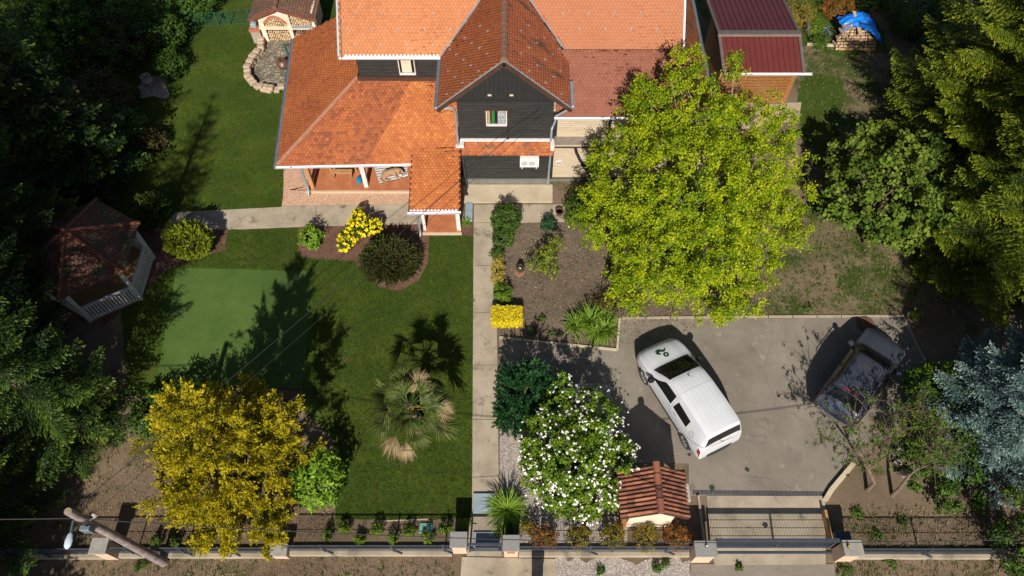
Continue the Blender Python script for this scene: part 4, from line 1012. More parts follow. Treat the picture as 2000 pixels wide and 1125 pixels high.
for i in range(n):
    a, b = pts[i], pts[i + 1]; ta = min(zroof(a[0]), 2.1) - .1; tb_ = min(zroof(b[0]), 2.1) - .1
    mb.add([(a[0], by, a[1]), (b[0], by, b[1]), (b[0], by, tb_), (a[0], by, ta), (a[0], by + .25, a[1]), (b[0], by + .25, b[1]), (b[0], by + .25, tb_), (a[0], by + .25, ta)], [(0, 1, 2, 3), (7, 6, 5, 4), (4, 5, 1, 0), (3, 2, 6, 7)])
mb.build('front_wall', 'cream_plaster', bq)
mb = MB()
for i in range(n): mb.bar((pts[i][0], by - .015, pts[i][1]), (pts[i + 1][0], by - .015, pts[i + 1][1]), .1, .04, up=(0, 1, 0))
mb.build('brick_arch', 'brick', bq)
MB().box(-12.5, -9.68, by - .12, by + .5, .82, .9).build('shelf', 'cream_plaster', bq)
MB().box(-10.85, -9.8, by - .14, by + .1, .9, .95).build('worktop', 'blue_plate', bq)
MB().box(-13.0, -12.46, by - .2, by + .5, .72, .86).build('side_table', 'brick', bq); MB().box(-12.97, -12.5, by - .15, by + .45, 0, .72).build('side_table_base', 'stone', bq)
MB().box(-12.9, -12.62, by - .05, by + .2, .86, 1.1, bev=.02).build('metal_box', 'blue_plate', bq)
MB().box(-11.45, -11.15, by - .06, by - .02, 1.68, 1.95).build('hanging_grill', 'white_metal', bq)
# logs: one made, the rest copied
def log_proto(name, L=.33, r=.055, kind='log'):
    t = thing(name, None, 'log'); mb = MB(); mb.tube([(0, 0, 0), (0, L, 0)], r, 8, mi=0); mb.build('bark', 'log_side', t)
    m2 = MB(); m2.tube([(0, -.004, 0), (0, .0, 0)], r * .9, 8); m2.build('cut_end', 'log_end', t); return t
lg = log_proto('firewood_log'); first = [True]
def put_log(x, y, z, rz, label, group, s=1, tilt=0):
    if first[0]: o = lg; o.location = (x, y, z); first[0] = False; o.rotation_euler = (tilt, 0, rz); o['label'] = label; o['group'] = group; o.scale = (s,) * 3
    else: o = dup(lg, (x, y, z), rz, label, group); o.scale = (s,) * 3; o.rotation_euler = (tilt, 0, rz)
    return o
def bay(x0, x1, z0, ztop, label, group, y=by):
    z = z0 + .06; r = 0
    while z < max(ztop(x0), ztop(x1), ztop((x0 + x1) / 2)):
        x = x0 + .06 + (.055 if r % 2 else 0)
        while x < x1 - .04:
            if z < ztop(x): put_log(x, y + R_.uniform(-.03, .03), z + R_.uniform(-.008, .008), R_.gauss(0, .05), label, group, R_.uniform(.8, 1.12))
            x += .117
        z += .1; r += 1
bay(-12.2, -11.1, .9, lambda x: 1.08 + .4 * math.sin(PI * min(1, max(0, (x + 12.22) / 1.14))), 'split log in the arched oven opening of the barbecue', 'logs in the arched oven')
bay(-10.88, -9.87, .95, lambda x: zroof(x) - .18, 'split log stacked in the open right bay of the barbecue', 'logs in the open bay')
bay(-12.2, -11.1, .05, lambda x: .62, 'split log under the shelf below the arched oven', 'logs under the left shelf')
bay(-10.88, -9.87, .05, lambda x: .5, 'split log under the shelf below the open right bay', 'logs under the right shelf')
# stone ringed seating hollow
ring = [(513, 78), (512, 100), (497, 118), (486, 138), (487, 155), (497, 168), (512, 176), (532, 180), (552, 177), (566, 172)]
rp_ = [P(*p) for p in ring]
gw = thing('stone_wall', 'curved low dry stone wall around the cobbled hollow by the lawn', 'garden wall', (rp_[4][0], rp_[4][1], 0))
mb = MB()
for a, b in zip(rp_, rp_[1:]):
    L = math.dist(a, b); k = max(1, int(L / .26))
    for i in range(k):
        for lay in range(2):
            p = Vector(a).lerp(Vector(b), (i + .5 * (lay % 2) + .5) / k); s = .14 * R_.uniform(.8, 1.2)
            an = math.atan2(b[1] - a[1], b[0] - a[0]); 
            mb.bbox(p.x - s, p.x + s, p.y - .17, p.y + .17, lay * .17, lay * .17 + .2 + R_.uniform(-.02, .03), .05, an + R_.gauss(0, .12))
mb.build('stones', 'stone_warm', gw)
sheet('paving', [(515, 75), (570, 75), (575, 172), (532, 178), (505, 168), (492, 148), (500, 122)], .02, 'cobble', thick=.04)
pt = P(552, 124, .3)
single(MB().lathe([(.16, 0), (.26, .12), (.3, .3), (.22, .46), (.14, .5), (.16, .54), (.1, .54), (.08, .3)], (pt[0], pt[1], .02), 20), 'clay_pot', 'pot_brown', 'round dark brown clay pot in the cobbled hollow', 'pot', smooth=True)
pt = P(560, 99, .5)
wp = thing('hand_pump', 'small green iron pump beside the cobbled hollow at the roof edge', 'pump', (pt[0], pt[1], .02))
MB().lathe([(.1, 0), (.06, .05), (.05, .7), (.07, .75), (.03, .9)], (pt[0], pt[1], .02), 12).build('column', 'green_iron', wp, True)
mb = MB(); mb.tube([(pt[0], pt[1], .8), (pt[0] - .2, pt[1] - .05, .9), (pt[0] - .35, pt[1] - .05, .7)], .02, 6); mb.build('handle', 'green_iron', wp)
ur = P(286, 152, .5)
single(MB().lathe([(.1, 0), (.2, .1), (.28, .4), (.2, .55), (.24, .62), (.18, .62), (.15, .4)], (ur[0], ur[1], 0), 18), 'urn', 'pot_stone', 'pale stone urn in the shaded shrub bed', 'urn', smooth=True)
# rear mesh fence posts
rf = thing('rear_fence', 'low green wire fence at the far end of the left lawn', 'fence', P(430, 45))
for px in (372, 428, 450, 492):
    a = P(px, 55 - (px - 372) * .08); MB().box(a[0] - .03, a[0] + .03, a[1] - .03, a[1] + .03, 0, .8).build('post', 'green_iron', rf)
a, b = Vector(P(330, 58)), Vector(P(495, 45)); mb = MB()
for z in (.05, .4, .8): mb.bar(a + Vector((0, 0, z)), b + Vector((0, 0, z)), .015)
for i in range(70):
    p = a.lerp(b, i / 69); mb.bar(p + Vector((0, 0, .05)), p + Vector((0, 0, .8)), .008)
mb.build('mesh_panel', 'green_iron', rf)
mb = MB(); mb.bar(Vector(P(430, 30)) + Vector((0, 0, .05)), Vector(P(441, 55)) + Vector((0, 0, .5)), .06); 
single(mb, 'fence_prop', 'green_iron', 'slanting dark prop leaning against the far wire fence', 'prop')

# ================================================================== WELL HOUSE
wh = thing('well_house', 'small cream well house with a weathered red pantile gable roof beside the gate', 'well house', (4.5, 6.8, 0))
wx, wxl, wxr = 4.56, 3.42, 5.55; wy0, wy1 = 6.12, 7.62; wz, wze = 2.4, 1.72
def barrel(parent, p0, p1, q0, q1, ncol, nrow, material, name='roof'):
    """p0-p1 eave, q0-q1 ridge: columns of lapped half round tiles"""
    mb = MB(); p0, p1, q0, q1 = map(Vector, (p0, p1, q0, q1)); nn = (p1 - p0).cross(q0 - p0).normalized(); 
    if nn.z < 0: nn = -nn
    for c in range(ncol):
        for r in range(nrow):
            s0, s1 = c / ncol, (c + 1) / ncol; t0 = r / nrow; t1 = (r + 1.12) / nrow
            def X(s, t): return p0.lerp(p1, s).lerp(q0.lerp(q1, s), t)
            vs = []; K = 5
            jl = R_.gauss(0, .006)
            for (t, lift) in ((t0, .026 + jl), (min(t1, 1), .008)):
                for k in range(K + 1):
                    a = k / K; hgt = math.sin(a * PI) * .05 if a < 1 else 0
                    hgt = .055 * max(0, math.sin((a * 1.25 - .05) * PI)) - .02 * (a > .85)
                    vs.append(X(s0 + (s1 - s0) * a, t) + nn * (hgt + lift))
            n0 = K + 1; fs = [(k, k + 1, n0 + k + 1, n0 + k) for k in range(K)]
            base = len(vs)
            for k in range(K + 1): vs.append(vs[k] - nn * .03)
            fs += [(base + k, base + k + 1, k + 1, k) for k in range(K)]
            mb.add(vs, fs)
    mb.poly([p0 - nn * .02, p1 - nn * .02, q1 - nn * .02, q0 - nn * .02], .03, r=.1)
    return mb.build(name, material, parent)
barrel(wh, (wxl, wy1, wze), (wxl, wy0, wze), (wx, wy1, wz), (wx, wy0, wz), 11, 5, 'well_tile')
barrel(wh, (wxr, wy0, wze), (wxr, wy1, wze), (wx, wy0, wz), (wx, wy1, wz), 11, 5, 'well_tile')
mb = MB()
for i in range(4):
    a = wy0 - .03 + (wy1 - wy0 + .06) * i / 4; b = a + (wy1 - wy0 + .06) / 4 + .03; mb.tube([(wx, a, wz + .02), (wx, b, wz + .035)], [.1, .12], 9)
mb.build('ridge_tile', 'well_tile', wh)
for a, b in (((wxl, wze), (wx, wz)), ((wx, wz), (wxr, wze))): MB().bar((a[0], wy0 + .0, a[1] - .06), (b[0], wy0 + .0, b[1] - .06), .13, .03, up=(0, 1, 0)).build('barge_board', 'brown_trim', wh)
mb = MB(); x0, x1 = 3.78, 5.2
for y, fl in ((6.28, 0), (7.45, 1)):
    pass
mb.add([(x0, 6.28, 0), (x1, 6.28, 0), (x1, 6.28, 1.85), (wx, 6.28, 2.3), (x0, 6.28, 1.82), (x0, 7.45, 0), (x1, 7.45, 0), (x1, 7.45, 1.85), (wx, 7.45, 2.3), (x0, 7.45, 1.82)],
       [(0, 1, 2, 3, 4), (9, 8, 7, 6, 5), (0, 4, 9, 5), (1, 6, 7, 2)])
mb.build('wall', 'cream_plaster', wh)
MB().box(3.74, 3.78, 6.5, 7.2, .1, 1.5).build('door', 'wood_orange', wh)
single(MB().box(5.62, 5.98, 7.0, 7.6, 0, .5, bev=.02), 'cable_cabinet', 'concrete_pole', 'low grey concrete box between the well house and ramp', 'box')

# ================================================================== STREET WALL, FENCE, PILLARS, GATES
FY = 5.42
def pillar(x0, x1, y0, y1, h, label, cap='cap_grey', ov=.05):
    t = thing('gate_pillar', label, 'pillar', ((x0 + x1) / 2, (y0 + y1) / 2, 0), 'rendered pillars along the street fence')
    MB().box(x0 + ov, x1 - ov, y0 + ov, y1 - ov, 0, h - .05).build('shaft', 'pillar_skin', t)
    MB().box(x0, x1, y0, y1, h - .05, h, bev=.008).build('cap', cap, t); return t
p1 = pillar(-13.32, -12.78, 5.17, 5.67, 1.1, 'grey capped pillar behind the foot of the lamp pole')
p2 = pillar(-7.78, -7.22, 5.2, 5.6, .62, 'low pillar partly hidden under the golden conifer')
p3 = pillar(-1.97, -1.42, 5.36, 5.86, 1.1, 'dark granite capped pillar left of the garden gate', 'granite')
p4 = pillar(-.3, .24, 5.25, 5.76, 1.1, 'granite capped pillar with letter plate right of the garden gate', 'granite')
MB().box(-.16, .1, 5.285, 5.3, .6, .85).build('letter_plate', 'wood_orange', p4)
p5 = pillar(5.76, 6.46, 5.08, 5.58, 1.1, 'granite capped pillar left of the wide driveway gate', 'granite')
p6 = pillar(10.45, 11.07, 5.1, 5.6, 1.1, 'pale capped pillar right of the wide driveway gate')
for x, y in ((6.13, 5.4), (10.6, 5.4)):
    o = thing('gate_lamp', 'small warning lamp on top of the %s driveway pillar' % ('left' if x < 8 else 'right'), 'lamp', (x, y, 1.1), 'lamps on the driveway pillars')
    MB().lathe([(.05, 0), (.05, .03), (.03, .05)], (x, y, 1.1), 12).build('base', 'black', o)
    MB().lathe([(.035, .05), (.04, .09), (.02, .12)], (x, y, 1.1), 12).build('lens', 'interior_pale' if x < 8 else 'f_hedge_yellow', o)
def plinth_wall(x0, x1, y, label, h=.2, z0=0):
    return single(MB().box(x0, x1, y - .13, y + .1, 0, h, bev=.01), 'plinth_wall', 'concrete', label, 'low wall', 'low concrete walls under the street fence')
def panel_fence(x0, x1, y, label, posts, top=.95, h=.2):
    t = thing('mesh_fence', label, 'fence', ((x0 + x1) / 2, y, 0), 'dark mesh fence sections along the street'); mb = MB()
    n = int((x1 - x0) / .05)
    for i in range(n + 1): x = x0 + (x1 - x0) * i / n; mb.box(x - .0055, x + .0055, y - .006, y + .006, h + .03, top)
    for z in (h + .06, (h + top) / 2, top): mb.bar((x0, y, z), (x1, y, z), .013)
    mb.build('mesh_panel', 'fence_steel', t)
    MB().bar((x0, y, top + .01), (x1, y, top + .01), .028, .028).build('top_rail', 'fence_steel', t)
    for x in posts:
        MB().box(x - .025, x + .025, y - .03, y + .03, 0.1, top + .04).build('post', 'fence_steel', t)
        MB().bar((x + .02, y, h + .02), (x + .28, y - .1, h + .02), .03).build('foot', 'fence_steel', t)
    return t
segs = [(-18.5, -13.3, 5.35, 'left of the lamp pole pillar', (-17.6, -15.2)), (-12.8, -7.75, 5.38, 'between the lamp pole and the golden conifer', (-12.3, -10.6, -9.1)),
        (-7.25, -1.95, 5.45, 'along the small shrub row', (-6.1, -3.85, -2.2)), (.22, 5.78, 5.42, 'in front of the reddish shrubs and white gravel', (2.5, 5.0)),
        (11.05, 18.5, 5.35, 'right of the driveway gate under the bare soil', (13.35, 15.95, 18.2))]
for x0, x1, y, lab, posts in segs:
    plinth_wall(x0, x1, y, 'low concrete wall ' + lab); panel_fence(x0, x1, y, 'dark mesh fence panel ' + lab, posts)
gt = thing('driveway_gate', 'wide dark blue mesh sliding gate across the driveway', 'gate', (8.4, 5.65, 0))
gx0, gx1, gy = 6.5, 10.45, 5.63; mb = MB()
MB().bar((gx0, gy, .93), (gx1, gy, .93), .09, .09).build('top_rail', 'gate_steel', gt); MB().bar((gx0, gy, .1), (gx1, gy, .1), .1, .12).build('bottom_rail', 'gate_steel', gt)
for x in (gx0 + .03, 8.63, gx1 - .03): MB().box(x - .03, x + .03, gy - .03, gy + .03, .1, .93).build('upright', 'gate_steel', gt)
n = int((gx1 - gx0) / .05)
for i in range(n + 1): x = gx0 + (gx1 - gx0) * i / n; mb.box(x - .0065, x + .0065, gy - .006, gy + .006, .1, .93)
for z in (.3, .5, .7): mb.bar((gx0, gy, z), (gx1, gy, z), .01)
mb.build('mesh_panel', 'gate_steel', gt)
gr_ = sheet('gate_rail', [(6.4, 5.40), (10.6, 5.40), (10.6, 5.47), (6.4, 5.47)], .05, 'gate_steel', thick=.03, world=True)
pg = thing('garden_gate', 'narrow dark blue mesh garden gate between two granite capped pillars', 'gate', (-.85, 5.45, 0))
MB().bar((-1.4, 5.5, .95), (-.3, 5.5, .95), .07, .09).build('top_rail', 'gate_steel', pg); MB().bar((-1.4, 5.5, .1), (-.3, 5.5, .1), .05, .06).build('bottom_rail', 'gate_steel', pg)
for x in (-1.38, -.32): MB().box(x - .03, x + .03, 5.46, 5.54, .03, .95).build('upright', 'gate_steel', pg)
MB().box(-1.22, -.42, 5.48, 5.5, .12, .52).build('lower_panel', 'gate_steel', pg)
mb = MB()
for i in range(22): x = -1.36 + 1.02 * i / 21; mb.box(x - .0045, x + .0045, 5.5, 5.51, .1, .95)
mb.build('mesh_panel', 'gate_steel', pg)
mb = MB(); mb.tube([(-1.35, 5.46, .8), (-1.35, 5.38, .8), (-1.22, 5.38, .8)], .012, 6); mb.build('handle', 'chrome', pg)
a, b = P(925, 965), P(966, 1005)
single(MB().box(a[0], b[0] - .02, b[1], a[1], .03, .11, bev=.01), 'step_plate', 'blue_plate', 'blue grey slab at the path end under the strap leaved plant', 'slab')
a, b = P(925, 1040), P(976, 1070)
single(MB().box(a[0], b[0], b[1], a[1], .03, .09, bev=.01), 'step_plate', 'blue_plate', 'blue grey slab just behind the narrow garden gate', 'slab')
single(MB().box(10.42, 10.5, 5.62, 6.75, 0, .35), 'edging_board', 'wood', 'upright edging board beside the ramp right edge', 'board')
single(MB().box(6.3, 6.38, 5.6, 7.3, 0, .12), 'edging_board', 'concrete', 'low concrete edging on the left side of the ramp', 'edging')
single(MB().box(10.5, 11.0, 5.65, 6.0, 0, .6, bev=.02), 'gate_motor', 'gate_steel', 'dark gate motor box behind the right driveway pillar', 'motor')
a = P(832, 1032)
hc = thing('hatch', 'pale green hatch cover in the bed by the fence', 'hatch', (a[0], a[1], 0))
MB().box(a[0] - .22, a[0] + .22, a[1] - .17, a[1] + .17, 0, .06, bev=.015).build('cover', 'hatch_green', hc); MB().box(a[0] - .05, a[0] + .05, a[1] - .02, a[1] + .02, .06, .075).build('handle', 'gate_steel', hc)
a = P(1048, 1120)
mbx = thing('street_shadow_box', 'unseen dark box at the street edge casting a shadow on the pavement', 'post box', (a[0], a[1] - .1, 0))  # unseen below the frame; only its cast shadow shows
MB().box(a[0] - .2, a[0] + .2, a[1] - .6, a[1] - .3, .7, 1.15, bev=.03).build('box', 'gate_steel', mbx); MB().box(a[0] - .18, a[0] + .18, a[1] - .55, a[1] - .35, 0, .7).build('stand', 'gate_steel', mbx)

# ================================================================== UTILITY POLE AND CABLES
px_, py_ = -11.33, 5.13; ph = 6.2
up_ = thing('utility_pole', 'weathered wooden utility pole leaning over the street fence', 'utility pole', (px_, py_, 0))
MB().tube([(px_, py_, 0), (px_, py_, 3), (px_, py_, ph)], [.145, .12, .1], 16).build('shaft', 'pole_wood', up_, True)
MB().tube([(px_, py_, ph), (px_, py_, ph + .01)], [.09, .09], 14).build('cut_top', 'bark_pale', up_)
MB().box(px_ - .13, px_ + .13, py_ - .25, py_ - .1, 4.9, 5.25, bev=.02).build('junction_box', 'zinc_dark', up_)
mb = MB(); mb.tube([(px_ - .1, py_, 5.5), (px_ - .32, py_ + .05, 5.55)], .02, 6); mb.tube([(px_ + .1, py_, 5.3), (px_ + .32, py_ + .1, 5.35)], .02, 6); mb.build('bracket', 'zinc', up_)
mb = MB(); mb.lathe([(.03, 0), (.055, .05), (.04, .1), (.055, .14), (.02, .18)], (px_ + .3, py_ + .1, 5.38), 10); mb.build('insulator', 'concrete_pole', up_)
sl = thing('street_lamp', 'white street lamp head on a thin arm fixed to the wooden pole', 'street lamp', (px_, py_, 5.3))
la = Vector((px_ - .05, py_ - .1, 5.55)); lb = Vector((px_ + .0, py_ - .75, 5.75)); lh = Vector(P(130, 1052, 5.8))
la = Vector(P(143, 1018, 5.7)); lb = Vector(P(138, 1042, 5.78)); lh2 = Vector(P(130, 1072, 5.8))
mb = MB(); mb.tube([(px_, py_ - .05, 5.6), la, lb], .03, 8); mb.build('arm', 'zinc_dark', sl)
mb = MB(); d = (lh2 - lb); mb.tube([lb - d * .05, lb + d * .1, lb + d * .5, lb + d * .85, lb + d], [.03, .075, .1, .085, .03], 14); 
mb.v = [(x, y, 5.79 + (z - 5.79) * .55) for x, y, z in mb.v]; mb.build('lamp_head', 'lamp_shell', sl, True)
def cable(pts, sag, label, r=.014, n=26, group='overhead cables from the pole'):
    mb = MB(); out = []
    for a, b in zip(pts, pts[1:]):
        a = Vector(a); b = Vector(b)
        for i in range(n + (b is pts[-1])): s = i / n; p = a.lerp(b, s); p.z -= sag * 4 * s * (1 - s); out.append(p)
    out.append(Vector(pts[-1])); mb.tube(out, r, 5); return single(mb, 'cable', 'cable', label, 'cable', group)
cable([(px_, py_ + .1, 6.0), (1.1, 21.05, 4.55)], .25, 'thin service cable running from the pole to the house gable', .011)
cable([(px_ + .3, py_ + .1, 5.55), (1.35, 21.05, 4.4)], .3, 'second thin cable just below the house service cable', .008)
cable([(px_ - .1, py_, 5.5), (-40, 4.9, 5.9)], .2, 'overhead cable leaving the pole to the left along the street', .016)
e1 = P(2050, 1052, 5.2)
cable([(px_ + .1, py_, 5.45), (e1[0] * 1.0, e1[1], 5.2)], 1.35, 'long sagging overhead cable above the street fence', .013)

# ================================================================== CARS
def car(name, label, cat, prof, paint, wheels, spec):
    t = thing(name, label, cat)
    xs = [p[0] for p in prof]
    def at(x):
        x = max(min(x, xs[0]), xs[-1])
        for i in range(len(prof) - 1):
            if xs[i] >= x >= xs[i + 1]:
                f = (xs[i] - x) / ((xs[i] - xs[i + 1]) or 1)
                # monotone smooth blend between stations
                return [a + (b - a) * f for a, b in zip(prof[i][1:], prof[i + 1][1:])]
    def ring(x):
        zt, wt, zs, ws, zb, wb = at(x)
        return [(0, zt), (wt * .5, zt - .008), (wt * .82, zt - .028), (wt, zt - .075), ((wt * .42 + ws * .58), zt + (zs - zt) * .55), (ws - .012, zs + .015), (ws + .004, zs - .05), (ws + .012, (zs + zb) / 2), (ws - .005, zb + .1), (wb, zb)]
    def S(x, tt, off=0.0):
        sg = -1 if tt < 0 else 1; a = abs(tt); r = ring(x); i = min(int(a), 8); f = a - i
        y = r[i][0] + (r[i + 1][0] - r[i][0]) * f; z = r[i][1] + (r[i + 1][1] - r[i][1]) * f
        return Vector((x, y * sg, z))
    def Sn(x, tt):
        e = .02; a = S(x + e, tt) - S(x - e, tt); b = S(x, tt + .05) - S(x, tt - .05); n_ = a.cross(b)
        if n_.length < 1e-9: return Vector((0, 0, 1))
        n_.normalize(); p = S(x, tt); c = Vector((0 if abs(x) < 1.9 else math.copysign(1.5, x), 0, .6))
        return n_ if n_.dot(p - c) > 0 else -n_
    # refine stations
    X = []
    for i in range(len(xs) - 1):
        k = max(1, int((xs[i] - xs[i + 1]) / .12)); X += [xs[i] + (xs[i + 1] - xs[i]) * j / k for j in range(k)]
    X.append(xs[-1]); mb = MB(); K = 10; vs = []
    for x in X:
        r = ring(x); full = [(-y, z) for y, z in r[::-1]] + r[1:]
        vs += [(x, y, z) for y, z in full]
    m = 2 * K - 1; fs = []
    for i in range(len(X) - 1):
        for j in range(m - 1): fs.append((i * m + j, i * m + j + 1, (i + 1) * m + j + 1, (i + 1) * m + j))
    for i in range(len(X) - 1): fs.append((i * m, (i + 1) * m, (i + 1) * m + m - 1, i * m + m - 1))
    fs.append(tuple(range(m))); fs.append(tuple(range((len(X) - 1) * m + m - 1, (len(X) - 1) * m - 1, -1)))
    mb.add(vs, fs); body = mb.build('body', paint, t, True)
    def patch(quad, name, material, off=.007, nu=8, nv=6, parent=t):
        """quad of (x,t) corners a,b,c,d laid on the skin"""
        a, b, c, d = quad; vs = []
        for i in range(nu + 1):
            for j in range(nv + 1):
                u, v = i / nu, j / nv
                x = (a[0] * (1 - u) + b[0] * u) * (1 - v) + (d[0] * (1 - u) + c[0] * u) * v
                tt = (a[1] * (1 - u) + b[1] * u) * (1 - v) + (d[1] * (1 - u) + c[1] * u) * v
                vs.append(S(x, tt) + Sn(x, tt) * off)
        fs = [(i * (nv + 1) + j, i * (nv + 1) + j + 1, (i + 1) * (nv + 1) + j + 1, (i + 1) * (nv + 1) + j) for i in range(nu) for j in range(nv)]
        return MB().add(vs, fs).build(name, material, parent, True)
    def wheel(x, y):
        s = 1 if y > 0 else -1; r = spec['r']
        o = MB().tube([(x, y - s * .2, r), (x, y + s * .005, r)], [r, r], 26).build('wheel', 'rubber', t, False)
        MB().tube([(x, y + s * .004, r), (x, y + s * .012, r)], [r * .68, r * .66], 22).build('rim', 'trim_dark', o)
        mb = MB()
        for k in range(10):
            a = k * PI / 5; mb.bar((x, y + s * .018, r), (x + math.cos(a) * r * .66, y + s * .018, r + math.sin(a) * r * .66), .035, .02, up=(0, 1, 0))
        mb.tube([(x, y + s * .01, r), (x, y + s * .03, r)], [.06, .05], 10); mb.build('spokes', 'alloy', o)
        n = 14; mb = MB(); yy = y - s * .008
        for k in range(n):
            a0 = PI * k / n - .15; a1 = PI * (k + 1) / n - .15 + (.3 if k == n - 1 else 0); ro, ri = r * 1.2, r * 1.0
            mb.add([(x + math.cos(q) * w, yy + d, r + math.sin(q) * w) for q, w, d in ((a0, ri, 0), (a1, ri, 0), (a1, ro, 0), (a0, ro, 0))], [(0, 1, 2, 3)])
        mb.build('wheel_arch', 'black', t)
    for x in wheels:
        for y in (spec['wy'], -spec['wy']): wheel(x, y)
    return t, S, Sn, patch
VP = [(2.20, .60, .45, .50, .52, .34, .42), (2.17, .72, .55, .62, .64, .28, .55), (2.08, .84, .62, .72, .76, .24, .66), (1.9, .95, .68, .83, .845, .22, .76), (1.6, 1.05, .71, .93, .885, .22, .8), (1.3, 1.12, .72, .99, .90, .22, .8),
      (1.12, 1.17, .70, 1.02, .905, .22, .8), (.9, 1.34, .68, 1.03, .905, .22, .8), (.6, 1.56, .65, 1.04, .905, .22, .8), (.4, 1.68, .64, 1.05, .905, .22, .8), (.2, 1.745, .645, 1.05, .905, .22, .8), (-.2, 1.80, .66, 1.05, .905, .22, .8), (-1.0, 1.82, .67, 1.05, .90, .22, .8),
      (-1.7, 1.80, .67, 1.05, .895, .22, .8), (-1.92, 1.775, .66, 1.05, .885, .23, .8), (-1.99, 1.70, .655, 1.04, .88, .24, .79), (-2.06, 1.42, .68, 1.0, .87, .25, .78), (-2.12, 1.08, .74, .95, .85, .26, .77), (-2.17, .8, .78, .72, .84, .28, .76), (-2.20, .55, .76, .5, .8, .32, .72)]
van, S, Sn, patch = car('parked_van', 'white panel van with green emblem on its bonnet parked on the driveway', 'van', VP, 'van_white', (1.33, -1.4), dict(r=.325, wy=.905))
patch([(1.10, -3.05), (.40, -2.85), (.40, 2.85), (1.10, 3.05)], 'windscreen', 'auto_glass', .006, 8, 14)
patch([(1.16, -3.1), (1.09, -3.1), (1.09, 3.1), (1.16, 3.1)], 'cowl', 'trim_dark', .008, 2, 14)
for sg in (1, -1):
    patch([(1.02, 4.9 * sg), (.42, 3.5 * sg), (-.22, 3.45 * sg), (-.22, 4.85 * sg)], 'side_window', 'auto_glass', .007)
    patch([(-.42, 3.6 * sg), (-1.18, 3.7 * sg), (-1.18, 4.85 * sg), (-.36, 4.8 * sg)], 'side_window', 'auto_glass', .007)
    patch([(.95, 7.6 * sg), (-1.0, 7.6 * sg), (-1.0, 8.4 * sg), (.95, 8.4 * sg)], 'side_moulding', 'black', .012, 4, 2)
    for x in (-.12, -.5): 
        patch([(x, 5.7 * sg), (x - .16, 5.7 * sg), (x - .16, 5.95 * sg), (x, 5.95 * sg)], 'door_handle', 'black', .02, 2, 2)
    patch([(-.30, 3.2 * sg), (-.32, 3.2 * sg), (-.32, 8 * sg), (-.30, 8 * sg)], 'door_gap', 'logo_grey', .004, 2, 8)
    patch([(-1.22, 5.1 * sg), (-1.95, 5.1 * sg), (-1.95, 5.35 * sg), (-1.22, 5.35 * sg)], 'slide_rail', 'logo_grey', .006, 4, 1)
    patch([(-1.99, 5.2 * sg), (-2.11, 5.2 * sg), (-2.16, 6.9 * sg), (-2.0, 6.6 * sg)], 'tail_light', 'lamp_red', .012, 3, 4)
    patch([(1.98, 4.2 * sg), (1.75, 5.1 * sg), (1.92, 6.2 * sg), (2.1, 5.2 * sg)], 'headlight', 'lamp_clear', .01, 4, 4)
    mb = MB(); mb.lathe([(0, -.1), (.1, -.07), (.13, 0), (.1, .07), (0, .1)], (.86, 1.02 * sg, 1.12), 12); mb.build('mirror', 'black', van, True)
# side flower decals
for sg in (1, -1):
    mb = MB(); cx, ct = -1.5, 4.75
    for k in range(6):
        a = k * PI / 3; p = S(cx + .09 * math.cos(a), ct * sg + .45 * math.sin(a)) + Sn(cx, ct * sg) * .01
        e1_ = Vector((1, 0, 0)); nn_ = Sn(cx, ct * sg); e2_ = nn_.cross(e1_).normalized()
        mb.add([p + (e1_ * math.cos(q) + e2_ * math.sin(q)) * .045 for q in [i * PI / 4 for i in range(8)]], [tuple(range(8))])
    mb.build('flower_decal', 'logo_grey', van)
    mb = MB()
    for k in range(9):
        x = .66 - k * .085; p = S(x, 5.25 * sg) + Sn(x, 5.25 * sg) * .01; q = S(x, 5.75 * sg) + Sn(x, 5.75 * sg) * .01
        mb.add([p, p + Vector((-.045, 0, 0)), q + Vector((-.045, 0, 0)), q], [(0, 1, 2, 3)])
    mb.build('lettering', 'logo_grey', van)
for sg in (1, -1): patch([(2.0, 3.2 * sg), (1.2, 4.1 * sg), (1.2, 4.16 * sg), (2.0, 3.3 * sg)], 'bonnet_gap', 'logo_grey', .004, 8, 1)
patch([(-.24, -3.0), (-.26, -3.0), (-.26, 3.0), (-.24, 3.0)], 'roof_joint', 'logo_grey', .004, 1, 14)
for y in (.1, -.5): MB().bar((1.1, y, 1.19), (.93, y + .5, 1.315), .018, .012).build('wiper', 'black', van)
patch([(-2.0, -2.75), (-2.085, -3.1), (-2.085, 3.1), (-2.0, 2.75)], 'rear_window', 'auto_glass', .01, 4, 12)
patch([(-2.135, -1.2), (-2.155, -1.2), (-2.155, 1.2), (-2.135, 1.2)], 'number_plate', 'white_paint', .012, 2, 2)
mb = MB()
for y in (-.0,): mb.tube([(-2.14, y, 1.05), (-2.155, y, 1.05)], .045, 12)
mb.build('badge', 'chrome', van)
MB().bar((-2.1, .06, 1.13), (-2.07, .24, 1.42), .03, .02).build('rear_wiper', 'black', van)
mb = MB(); n = 12
for i in range(n):
    y0 = -.84 + 1.68 * i / n; y1 = y0 + 1.68 / n; f = lambda y: -2.24 + .16 * abs(y / .84) ** 3
    for (z0, z1) in ((.27, .52),): mb.add([(f(y0) , y0, z0), (f(y1), y1, z0), (f(y1), y1, z1), (f(y0), y0, z1), (-2.0, y0, z0), (-2.0, y1, z0), (-2.0, y1, z1 + .02), (-2.0, y0, z1 + .02)], [(0, 1, 2, 3), (3, 2, 6, 7), (4, 5, 1, 0)])
mb.build('rear_bumper', 'trim_dark', van)
def topz(x, y, off=.006):
    lo, hi = 0., 4.
    for _ in range(24):
        md = (lo + hi) / 2
        if S(x, md).y < abs(y): lo = md
        else: hi = md
    return S(x, lo).z + off
mb = MB()
